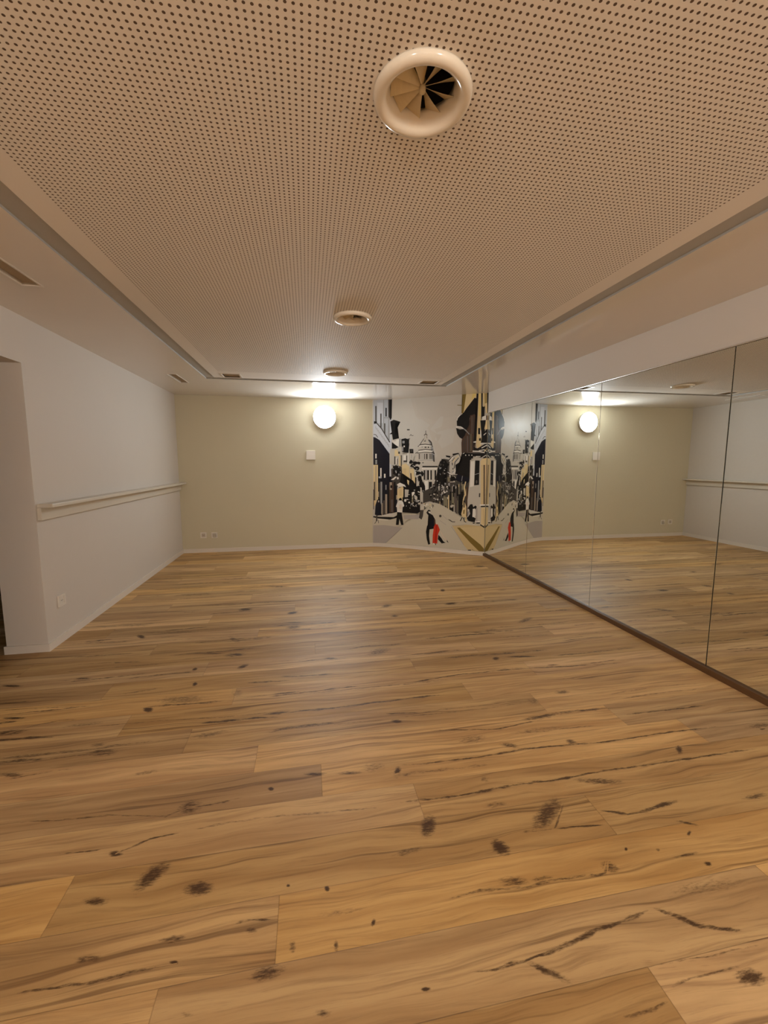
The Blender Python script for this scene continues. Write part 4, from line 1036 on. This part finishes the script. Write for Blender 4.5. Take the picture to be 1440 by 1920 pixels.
# ---------------------------------------------------------------- floor
def build_floor():
    bm = bmesh.new()
    lay = bm.verts.layers.float.new('mark')
    x0, x1, y0, y1 = -3.45, 2.75, YF - .1, YB + .1
    q = [bm.verts.new(c) for c in ((x0, y0, 0), (x1, y0, 0), (x1, y1, 0), (x0, y1, 0))]
    bm.faces.new(q)
    b = [bm.verts.new((c.co.x, c.co.y, -0.06)) for c in q]
    bm.faces.new(b[::-1])
    for i in range(4): bm.faces.new((q[i], b[i], b[(i + 1) % 4], q[(i + 1) % 4]))
    level = [0.00006]
    def put(x, y, m):
        v = bm.verts.new((x, y, level[0])); v[lay] = m; return v
    rng = random.Random(5)
    def inside(x, y): return XL + .03 < x < XM - .05 and YF + .05 < y < YB - .03
    def knot(cx, cy, ring, s):
        level[0] += 0.0000004
        n = len(ring)
        c = put(cx, cy, s)
        prev = None
        for f, m in ((0.35, 0.95), (0.68, 0.55), (1.12, 0.0)):
            cur = [put(cx + (x - cx) * f * rng.uniform(.88, 1.12), cy + (y - cy) * f * rng.uniform(.88, 1.12), s * m) for x, y in ring]
            for i in range(n):
                j = (i + 1) % n
                if prev is None: bm.faces.new((c, cur[i], cur[j]))
                else: bm.faces.new((prev[i], cur[i], cur[j], prev[j]))
            prev = cur
    def crack(pts, w, s):
        level[0] += 0.0000004
        dense = []
        for (ax, ay), (bx, by) in zip(pts, pts[1:]):
            n = max(2, int(math.dist((ax, ay), (bx, by)) / 0.035))
            for i in range(n):
                t = i / n
                dense.append((ax + (bx - ax) * t, ay + (by - ay) * t))
        dense.append(pts[-1])
        N = len(dense); rows = []
        for i, (x, y) in enumerate(dense):
            a, b_ = dense[max(0, i - 1)], dense[min(N - 1, i + 1)]
            L = math.dist(a, b_) or 1
            nx, ny = -(b_[1] - a[1]) / L, (b_[0] - a[0]) / L
            t = i / max(1, N - 1)
            env = min(1, 8 * t, 8 * (1 - t)) ** .6
            ww = 0.95 * w * (0.30 + 0.70 * env) * rng.uniform(.45, 1.35)
            y += rng.uniform(-.0022, .0022)
            m = s * env * rng.uniform(.55, 1.0)
            rows.append((put(x + nx * ww, y + ny * ww, 0), put(x + nx * ww * .3, y + ny * ww * .3, m),
                         put(x - nx * ww * .3, y - ny * ww * .3, m), put(x - nx * ww, y - ny * ww, 0)))
        for a, b_ in zip(rows, rows[1:]):
            for j in range(3): bm.faces.new((a[j], a[j + 1], b_[j + 1], b_[j]))
    for s, c, ring in KNOTS:
        if inside(c[0] / 1000, c[1] / 1000):
            knot(c[0] / 1000, c[1] / 1000, [(x / 1000, y / 1000) for x, y in ring], s / 100)
    for w, s, pts in CRACKS:
        pts = [(x / 1000, y / 1000) for x, y in pts if inside(x / 1000, y / 1000)]
        if len(pts) > 1: crack(pts, w / 1000, s / 100)
    # the rest of the floor: streaks and knots lying along each plank
    rows = range(int((YF - PLANK_Y0) / PLANK_W) - 1, int((YB - PLANK_Y0) / PLANK_W) + 1)
    for r_ in rows:
        ya = PLANK_Y0 + r_ * PLANK_W
        base = JOINTS.get(r_, ((r_ + 100) * 0.381966) % 1.0 * PLANK_L)
        sparse = 0.0 if -6 <= r_ <= 2 else 0.4 if r_ <= 6 else 1.0
        for kx in range(-4, 4):
            xa = base + kx * PLANK_L
            for _ in range(rng.choice([2, 2, 3, 4])):
                if rng.random() > sparse: continue
                x = xa + rng.uniform(.05, .75) * PLANK_L
                L = rng.uniform(.2, 1.0)
                if x + L > xa + PLANK_L - .03: L = xa + PLANK_L - .03 - x
                y = ya + rng.uniform(.025, .168)
                pts = []; n = max(3, int(L / .12))
                dy = rng.uniform(-.03, .03)
                for i in range(n + 1):
                    t = i / n
                    yy = min(max(y + dy * t + rng.uniform(-.008, .008), ya + .012), ya + PLANK_W - .012)
                    pts.append((x + L * t, yy))
                pts = [p for p in pts if inside(*p)]
                if len(pts) > 2: crack(pts, rng.uniform(.006, .020), rng.uniform(.45, .85))
            for _ in range(rng.choice([0, 0, 1, 1])):
                if rng.random() > sparse: continue
                x = xa + rng.uniform(.08, .92) * PLANK_L; y = ya + rng.uniform(.05, .145)
                rx, ry = rng.uniform(.04, .16), rng.uniform(.008, .022)
                a = rng.uniform(-.25, .25)
                ring = [(x + rx * math.cos(t) * math.cos(a) - ry * math.sin(t) * math.sin(a), y + rx * math.cos(t) * math.sin(a) + ry * math.sin(t) * math.cos(a)) for t in [2 * math.pi * i / 12 for i in range(12)]]
                if all(inside(*p) for p in ring): knot(x, y, ring, rng.uniform(.4, .85))
    return structure(link('floor', bm, M_OAK), 'rustic oak plank floor', 'floor')
build_floor()

# ---------------------------------------------------------------- ceiling
def tiled(bm, outer, holes, z0, z1, side=0):
    """A slab over outer=(x0,x1,y0,y1) with rectangular openings left out."""
    xs = sorted({outer[0], outer[1], *[h[0] for h in holes], *[h[1] for h in holes]})
    ys = sorted({outer[2], outer[3], *[h[2] for h in holes], *[h[3] for h in holes]})
    verts = {}
    def V(x, y, z):
        k_ = (round(x, 5), round(y, 5), z)
        if k_ not in verts: verts[k_] = bm.verts.new((x, y, z))
        return verts[k_]
    solid = {}
    for i in range(len(xs) - 1):
        for j in range(len(ys) - 1):
            cx, cy = (xs[i] + xs[i + 1]) / 2, (ys[j] + ys[j + 1]) / 2
            solid[i, j] = not any(h[0] < cx < h[1] and h[2] < cy < h[3] for h in holes)
    for (i, j), ok in solid.items():
        if not ok: continue
        a, b, c, d = xs[i], xs[i + 1], ys[j], ys[j + 1]
        bm.faces.new((V(a, c, z0), V(a, d, z0), V(b, d, z0), V(b, c, z0)))
        bm.faces.new((V(a, c, z1), V(b, c, z1), V(b, d, z1), V(a, d, z1)))
        for di, dj, e in ((-1, 0, ((a, c), (a, d))), (1, 0, ((b, d), (b, c))), (0, -1, ((b, c), (a, c))), (0, 1, ((a, d), (b, d)))):
            if not solid.get((i + di, j + dj), False):
                (p, q), (r_, s) = e
                bm.faces.new((V(p, q, z0), V(p, q, z1), V(r_, s, z1), V(r_, s, z0))).material_index = side

DIFF = [(0.335, 1.245), (0.335, 3.06), (0.335, 4.88)]
SLOTS = [(-1.578, -1.480, 2.325, 2.858), (-1.553, -1.459, 5.312, 5.838)]
GRILLES = [(-0.945, -0.745, 5.185, 5.395), (1.432, 1.642, 5.165, 5.375)]
GROOVE_OUT = (-1.176, 1.852, -1.30, 5.535)
GROOVE_IN = (-1.066, 1.746, -1.19, 5.425)
def shrink(r, d): return (r[0] + d, r[1] - d, r[2] + d, r[3] - d)

bm = bmesh.new()
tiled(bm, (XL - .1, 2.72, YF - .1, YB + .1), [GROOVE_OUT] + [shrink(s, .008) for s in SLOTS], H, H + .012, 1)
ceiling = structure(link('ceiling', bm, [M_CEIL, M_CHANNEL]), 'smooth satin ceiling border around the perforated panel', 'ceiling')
bm = bmesh.new()
hs = .0955
tiled(bm, GROOVE_IN, [(x - hs, x + hs, y - hs, y + hs) for x, y in DIFF] + [shrink(g, .012) for g in GRILLES], H, H + .012)
perf = link('perforated_panel', bm, M_PERF, ceiling)
bm = bmesh.new()
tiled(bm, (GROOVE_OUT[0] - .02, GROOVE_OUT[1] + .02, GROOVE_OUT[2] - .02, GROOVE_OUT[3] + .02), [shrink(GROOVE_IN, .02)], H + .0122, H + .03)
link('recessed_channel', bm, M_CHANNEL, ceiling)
bm = new_box(XL - .1, 2.72, YF - .1, YB + .1, H + .22, H + .26)
structure(link('ceiling_slab', bm, M_DARK))

# ---------------------------------------------------------------- walls
bm = bmesh.new()
W = 0.272
box(bm, XL - W, XL, OY1, YB + .1, -.02, H + .02)
box(bm, XL - W, XL, YF - .1, OY0, -.02, H + .02)
box(bm, XL - W, XL, OY0, OY1, OZ, H + .02)
structure(link('wall_left', bm, M_WHITE), 'off white side wall with an opening', 'wall')
structure(link('wall_back', new_box(XL, 1.14, YB, YB + .1, -.02, H + .02), M_BEIGE), 'beige far wall', 'wall')
structure(link('wall_front', new_box(XL, 2.72, YF - .1, YF, -.02, H + .02), M_WHITE))
bm = bmesh.new()
box(bm, 2.623, 2.72, YF, 5.868, -.02, H + .02)
box(bm, 2.610, 2.6232, YF, 5.862, ZT + .010, H + .02)
structure(link('wall_right', bm, M_WHITE), 'off white wall band above the mirrors', 'wall')

def wall_strip(bm, d0, d1, z0, z1, s_from=0, pts=CORNER):
    """Ribbon following the curved corner wall between offsets d0 (room side) and d1."""
    rows = []
    n = len(pts)
    for i, (x, y) in enumerate(pts):
        a, b = pts[max(0, i - 1)], pts[min(n - 1, i + 1)]
        L = math.dist(a, b); nx, ny = (b[1] - a[1]) / L, -(b[0] - a[0]) / L     # away from the room is -n
        if nx > 0 or ny > 0: nx, ny = -abs(nx), -abs(ny)
        rows.append([bm.verts.new((x + nx * d, y + ny * d, z)) for d, z in ((d0, z0), (d0, z1), (d1, z1), (d1, z0))])
    for a, b in zip(rows, rows[1:]):
        for j in range(4):
            bm.faces.new((a[j], a[(j + 1) % 4], b[(j + 1) % 4], b[j]))
    bm.faces.new(rows[0]); bm.faces.new(rows[-1][::-1])
    bmesh.ops.recalc_face_normals(bm, faces=bm.faces)
bm = bmesh.new(); wall_strip(bm, 0.0, -.08, -.02, H + .02)
structure(link('wall_corner', bm, M_BEIGE), 'gently curved corner wall carrying the mural', 'wall')

# dark passage beyond the opening
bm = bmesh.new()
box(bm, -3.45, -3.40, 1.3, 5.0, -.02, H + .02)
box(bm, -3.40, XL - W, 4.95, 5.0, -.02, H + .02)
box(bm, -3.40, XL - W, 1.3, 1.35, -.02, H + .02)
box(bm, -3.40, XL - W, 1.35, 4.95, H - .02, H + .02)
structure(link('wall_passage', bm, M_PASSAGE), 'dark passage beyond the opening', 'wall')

# skirting boards
BH, BT = 0.06, 0.012
bm = bmesh.new()
box(bm, XL, XL + BT, OY1 - BT, YB, 0, BH); box(bm, XL - W - .012, XL, OY1 - BT, OY1, 0, BH)
box(bm, XL, XL + BT, YF, OY0 + BT, 0, BH); box(bm, XL - W - .012, XL, OY0, OY0 + BT, 0, BH)
structure(link('baseboard_left', bm, M_BASE))
structure(link('baseboard_back', new_box(XL + BT, 1.06, YB - BT, YB, 0, BH), M_BASE))
bm = bmesh.new(); wall_strip(bm, BT, 0.0, 0, BH)
structure(link('baseboard_corner', bm, M_BASE))
structure(link('trim_1', new_box(2.592, 2.6225, YF, 5.865, 0, 0.040), M_RAIL), 'dark wooden rail under the mirrors', 'trim')
bm = new_box(2.6045, 2.6225, YF, 5.862, ZT + .001, ZT + .0098)
structure(link('trim_2', bevel(bm, .003, 3), M_ALU), 'slim metal strip along the mirror top', 'trim')

# ---------------------------------------------------------------- mirrors
GAP = .0030
ys = [5.858, 4.6377, 3.4478, 2.2495, 1.055]
mlabels = ['first wall mirror panel, beside the street mural', 'second wall mirror panel from the mural, reflecting the lamp and beige wall',
           'third wall mirror panel from the mural, with the wall ledge reflected in it', 'fourth wall mirror panel from the mural, cut off at the picture edge']
for i in range(4):
    bm = new_box(XM, 2.6205, ys[i + 1] + GAP, ys[i] - (GAP if i else 0), .0405, ZT)
    bmesh.ops.bevel(bm, geom=[e for e in bm.edges if all(abs(v.co.x - XM) < 1e-5 for v in e.verts)], offset=.0016, segments=2, affect='EDGES', profile=.5)
    for f in bm.faces:
        if f.normal.x > .5: f.material_index = 1
    bm.normal_update()
    for f in bm.faces:
        if abs(f.normal.x) < .1: f.material_index = 1
    tag(link('mirror_panel', bm, [M_MIRROR, M_EDGE]), mlabels[i], 'mirror', 'mirror panels along the right wall')

# ---------------------------------------------------------------- mural
def build_mural():
    bm = bmesh.new()
    colL = bm.loops.layers.float_color.new('artwork')
    idx = bm.faces.layers.int.new('layer')
    polys = [((0.56, 0.525, 0.47), [(2, 61), (int(ARC[-1] * 1000) - 2, 61), (int(ARC[-1] * 1000) - 2, 2408), (2, 2408)])]
    for line in ART.split('\n'):
        c, pts = line.split(':')
        polys.append((PALETTE[int(c)], [tuple(map(int, q.split(','))) for q in pts.split()]))
    vlay = bm.verts.layers.int.new('vlayer')
    for li, (col, pts) in enumerate(polys):
        vs = []
        for s, z in pts:
            v = bm.verts.new((s / 1000, 0, z / 1000)); v[vlay] = li; vs.append(v)
        try: f = bm.faces.new(vs)
        except ValueError: continue
        f[idx] = li
        for lp in f.loops: lp[colL] = (*col, 1)
    bmesh.ops.triangulate(bm, faces=bm.faces[:], ngon_method='EAR_CLIP')
    for s in ARC[1:-1]:
        bmesh.ops.bisect_plane(bm, geom=bm.verts[:] + bm.edges[:] + bm.faces[:], dist=1e-6, plane_co=(s, 0, 0), plane_no=(1, 0, 0))
    nrm = []
    for i in range(len(CORNER)):
        a, b = CORNER[max(0, i - 1)], CORNER[min(len(CORNER) - 1, i + 1)]
        L = math.dist(a, b); nx, ny = (b[1] - a[1]) / L, -(b[0] - a[0]) / L
        if nx > 0 or ny > 0: nx, ny = -abs(nx), -abs(ny)
        nrm.append((nx, ny))
    for v in bm.verts:
        s = v.co.x
        li = max((f[idx] for f in v.link_faces), default=0)
        i = 0
        while i < len(ARC) - 2 and s > ARC[i + 1] + 1e-7: i += 1
        t = (s - ARC[i]) / (ARC[i + 1] - ARC[i])
        x = CORNER[i][0] + t * (CORNER[i + 1][0] - CORNER[i][0]); y = CORNER[i][1] + t * (CORNER[i + 1][1] - CORNER[i][1])
        nx = nrm[i][0] + t * (nrm[i + 1][0] - nrm[i][0]); ny = nrm[i][1] + t * (nrm[i + 1][1] - nrm[i][1])
        d = .001 + li * 1e-5
        v.co = (x + nx * d, y + ny * d, v.co.z)
    for f in bm.faces:
        f.normal_update()
        if f.normal.y > 0: f.normal_flip()
    o = link('wall_mural', bm, M_MURAL)
    tag(o, 'black, white and cream street mural with a dome and a dancer in red', 'mural')
build_mural()

# ---------------------------------------------------------------- wall lamp
def build_lamp(loc, label, turn=0, mat=None):
    t = thing('wall_lamp', label, 'lamp', loc, None)
    r = .176
    base = lathe([(.0005, 0), (r - .006, 0), (r, .006), (r, .058), (r - .001, .060), (r - .003, .060), (r - .003, .050), (.0005, .050)], 48)
    link('base', base, M_PLASTIC, t, True)
    prof = [(r - .0032, .052), (r - .0032, .0595)]
    for i in range(1, 11):
        a = i / 10 * math.pi / 2
        prof.append(((r - .0032) * math.cos(a) + .0004, .0595 + .026 * math.sin(a)))
    link('lamp_shade', lathe(prof, 48, cap_last=True), mat or M_LAMP, t, True)
    t.rotation_euler = (R(90), 0, turn)
    return t
build_lamp((0.288, YB, 2.115), 'round glowing white lamp on the beige far wall')

# ---------------------------------------------------------------- ceiling air diffusers
def build_diffuser(loc, label):
    t = thing('ceiling_diffuser', label, 'air vent', loc, 'round swirl air diffusers down the ceiling')
    link('ring', lathe([(.1355, -.0002), (.1365, -.006), (.1345, -.014), (.128, -.0205), (.118, -.0225), (.109, -.0195), (.101, -.012), (.095, -.002), (.0905, .009), (.0885, .020), (.0880, .034), (.0905, .034), (.0925, .022), (.0950, .006), (.104, -.0002)], 64, close=True), M_DIFF, t, True)
    link('hub', lathe([(.0004, .0035), (.006, .004), (.008, .007), (.009, .013), (.009, .040), (.0004, .040)], 24), M_VANE, t, True)
    for i in range(9):
        a = 2 * math.pi * i / 9 + .25
        bm = bmesh.new()
        rows = []
        for k in range(6):
            rr = .010 + (.0875 - .010) * k / 5
            half = .006 + .0225 * k / 5
            tilt = R(52 - 16 * k / 5)
            rows.append([(rr, s * half * math.cos(tilt), .021 + s * half * math.sin(tilt) * .75 + dz) for s, dz in ((-1, -.0006), (1, -.0006), (1, .0006), (-1, .0006))])
        vs = [[bm.verts.new(c) for c in row] for row in rows]
        for p, q in zip(vs, vs[1:]):
            for j in range(4): bm.faces.new((p[j], p[(j + 1) % 4], q[(j + 1) % 4], q[j]))
        bm.faces.new(vs[0][::-1]); bm.faces.new(vs[-1])
        bmesh.ops.recalc_face_normals(bm, faces=bm.faces)
        bmesh.ops.rotate(bm, verts=bm.verts, cent=(0, 0, 0), matrix=Matrix.Rotation(a, 3, 'Z'))
        link('vane', bm, M_VANE, t)
    link('duct', lathe([(.0932, .0185), (.0932, .15), (.0004, .15)], 40), M_DARK, t, True)
    return t
dl = ['large white swirl air diffuser in the perforated ceiling, nearest of three', 'middle round swirl air diffuser in the perforated ceiling, halfway down the room',
      'farthest round swirl air diffuser in the perforated ceiling, near the lit lamp']
d0 = build_diffuser((*DIFF[0], H), dl[0])
for (x, y), l in list(zip(DIFF, dl))[1:]: dup(d0, (x, y, H), l)

# ---------------------------------------------------------------- rectangular ceiling vents
def build_vent(r, label, slats, group, fw):
    cx, cy = (r[0] + r[1]) / 2, (r[2] + r[3]) / 2
    hx, hy = (r[1] - r[0]) / 2, (r[3] - r[2]) / 2
    t = thing('ceiling_vent', label, 'air vent', (cx, cy, H), group)
    bm = bmesh.new()
    tiled(bm, (-hx - fw, hx + fw, -hy - fw, hy + fw), [(-hx + fw * .1, hx - fw * .1, -hy + fw * .1, hy - fw * .1)], -.004, -.0003)
    link('frame', bm, M_BASE, t)
    bm = bmesh.new()
    tiled(bm, (-hx + .009, hx - .009, -hy + .009, hy - .009), [(-hx + .012, hx - .012, -hy + .012, hy - .012)], -.0003, .05)
    box(bm, -hx + .012, hx - .012, -hy + .012, hy - .012, .046, .05)
    link('recess', bm, M_SLOT, t)
    n = slats
    for i in range(n):
        y0 = -hy + .012 + (2 * hy - .024) * (i + .5) / n
        bm = new_box(-hx + .0125, hx - .0125, y0 - .0012, y0 + .0012, .006, .022)
        bmesh.ops.rotate(bm, verts=bm.verts, cent=(0, y0, .014), matrix=Matrix.Rotation(R(35), 3, 'X'))
        link('slat', bm, M_SLOT, t)
    return t
build_vent(SLOTS[0], 'long narrow ceiling slot vent at the left edge, nearest the wall opening', 26, 'long slot vents along the left ceiling border', .008)
build_vent(SLOTS[1], 'long narrow ceiling slot vent in the far left corner over the ledge end', 26, 'long slot vents along the left ceiling border', .008)
build_vent(GRILLES[0], 'small square ceiling vent at the far left of the perforated panel', 10, 'square vents in the perforated panel', .012)
build_vent(GRILLES[1], 'small square ceiling vent at the far right of the perforated panel, above the mural', 10, 'square vents in the perforated panel', .012)

# ---------------------------------------------------------------- wall ledge
t = thing('wall_ledge', 'long narrow cream ledge along the off white left wall', 'shelf', (XL, OY1 + .004, 0))
L = YB - OY1 - .006
bm = new_box(0.0005, .105, .010, L, 1.074, 1.102); link('shelf_board', bevel(bm, .004), M_LEDGE, t)
bm = new_box(0.0005, .028, 0.010, L, .982, 1.0735); link('wall_batten', bevel(bm, .003), M_LEDGE, t)

# ---------------------------------------------------------------- sockets and plates
def build_socket(loc, rz, label, group=None, size=.088, kind='square'):
    t = thing('wall_socket', label, 'socket', loc, group)
    t.rotation_euler = (0, 0, rz)
    h2 = size / 2
    bm = bmesh.new()
    # frame with a rectangular window
    for a in ((-h2, h2, -h2, -h2 + .016), (-h2, h2, h2 - .016, h2), (-h2, -h2 + .016, -h2 + .016, h2 - .016), (h2 - .016, h2, -h2 + .016, h2 - .016)):
        box(bm, a[0], a[1], -.011, -.0003, a[2], a[3])
    link('frame', bm, M_PLASTIC, t)
    w = h2 - .0162
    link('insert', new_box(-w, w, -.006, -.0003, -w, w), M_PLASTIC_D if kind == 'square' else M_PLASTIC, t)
    for dx, dz in ((-.0095, 0), (.0095, 0), (0, -.006)):
        b = lathe([(.0003, 0), (.003, 0), (.003, .0006), (.0003, .0006)], 12)
        bmesh.ops.rotate(b, verts=b.verts, cent=(0, 0, 0), matrix=Matrix.Rotation(R(90), 3, 'X'))
        bmesh.ops.translate(b, verts=b.verts, vec=(dx, -.0061, dz))
        link('pin_hole', b, M_DARK, t)
    return t
build_socket((-1.612, YB, .274), 0, 'left one of two white sockets low on the beige far wall', 'sockets low on the far wall')
s2 = build_socket((-1.450, YB, .270), 0, 'right one of two white sockets low on the beige far wall, plug-like stub in it', 'sockets low on the far wall')
link('plug', bevel(new_box(-.012, .018, -.040, -.0062, -.034, .006), .004), M_PLASTIC_D, s2)
build_socket((XL, 3.598, .327), R(90), 'white socket low on the left wall below the ledge', None, .092, 'white')
t = thing('wall_plate', 'blank square white plate on the beige wall below the lamp', 'switch', (0.062, YB, 1.519))
bm = new_box(-.071, .071, -.022, -.0003, -.072, .072); link('cover', bevel(bm, .004), M_PLASTIC, t)
link('back_box', new_box(-.060, .060, -.0003, .02, -.06, .06), M_PLASTIC_D, t)

# ---------------------------------------------------------------- unseen fill lamps, added behind the viewer to light the near half
build_lamp((1.9, YF, 2.05), 'added round fill lamp on the unseen entrance wall', R(180), M_LAMP_WARM)
build_lamp((XL, -2.3, 2.05), 'added round fill lamp, unseen on the left wall near the entrance wall', R(90), M_LAMP_WARM)

# ---------------------------------------------------------------- world
w = bpy.data.worlds.new('world'); scene.world = w; w.use_nodes = True
w.node_tree.nodes['Background'].inputs[0].default_value = (.02, .018, .015, 1)
w.node_tree.nodes['Background'].inputs[1].default_value = .2

# ---------------------------------------------------------------- camera
cam = bpy.data.cameras.new('camera'); co = bpy.data.objects.new('camera', cam); COL.objects.link(co)
cam.sensor_fit = 'HORIZONTAL'; cam.sensor_width = 36.0; cam.lens = 786.0 / 1440 * 36.0
cam.clip_start = .02
rx = Vector((0.98373, -0.179637, 0.000317)); fw = Vector((0.178443, 0.97699, -0.11683)).normalized()
rx = (rx - fw * rx.dot(fw)).normalized(); up = rx.cross(fw)
m = Matrix((rx, up, -fw)).transposed().to_4x4(); m.translation = (0, 0, 1.4)
co.matrix_world = m
scene.camera = co

scene.view_settings.view_transform = 'Standard'
scene.view_settings.look = 'None'
scene.view_settings.exposure = 0.48
scene.view_settings.gamma = 1.0
scene.view_settings.use_curve_mapping = False
scene.cycles.max_bounces = 14
scene.cycles.diffuse_bounces = 6
scene.cycles.glossy_bounces = 8
scene.cycles.sample_clamp_indirect = 6.0
scene.cycles.use_denoising = True
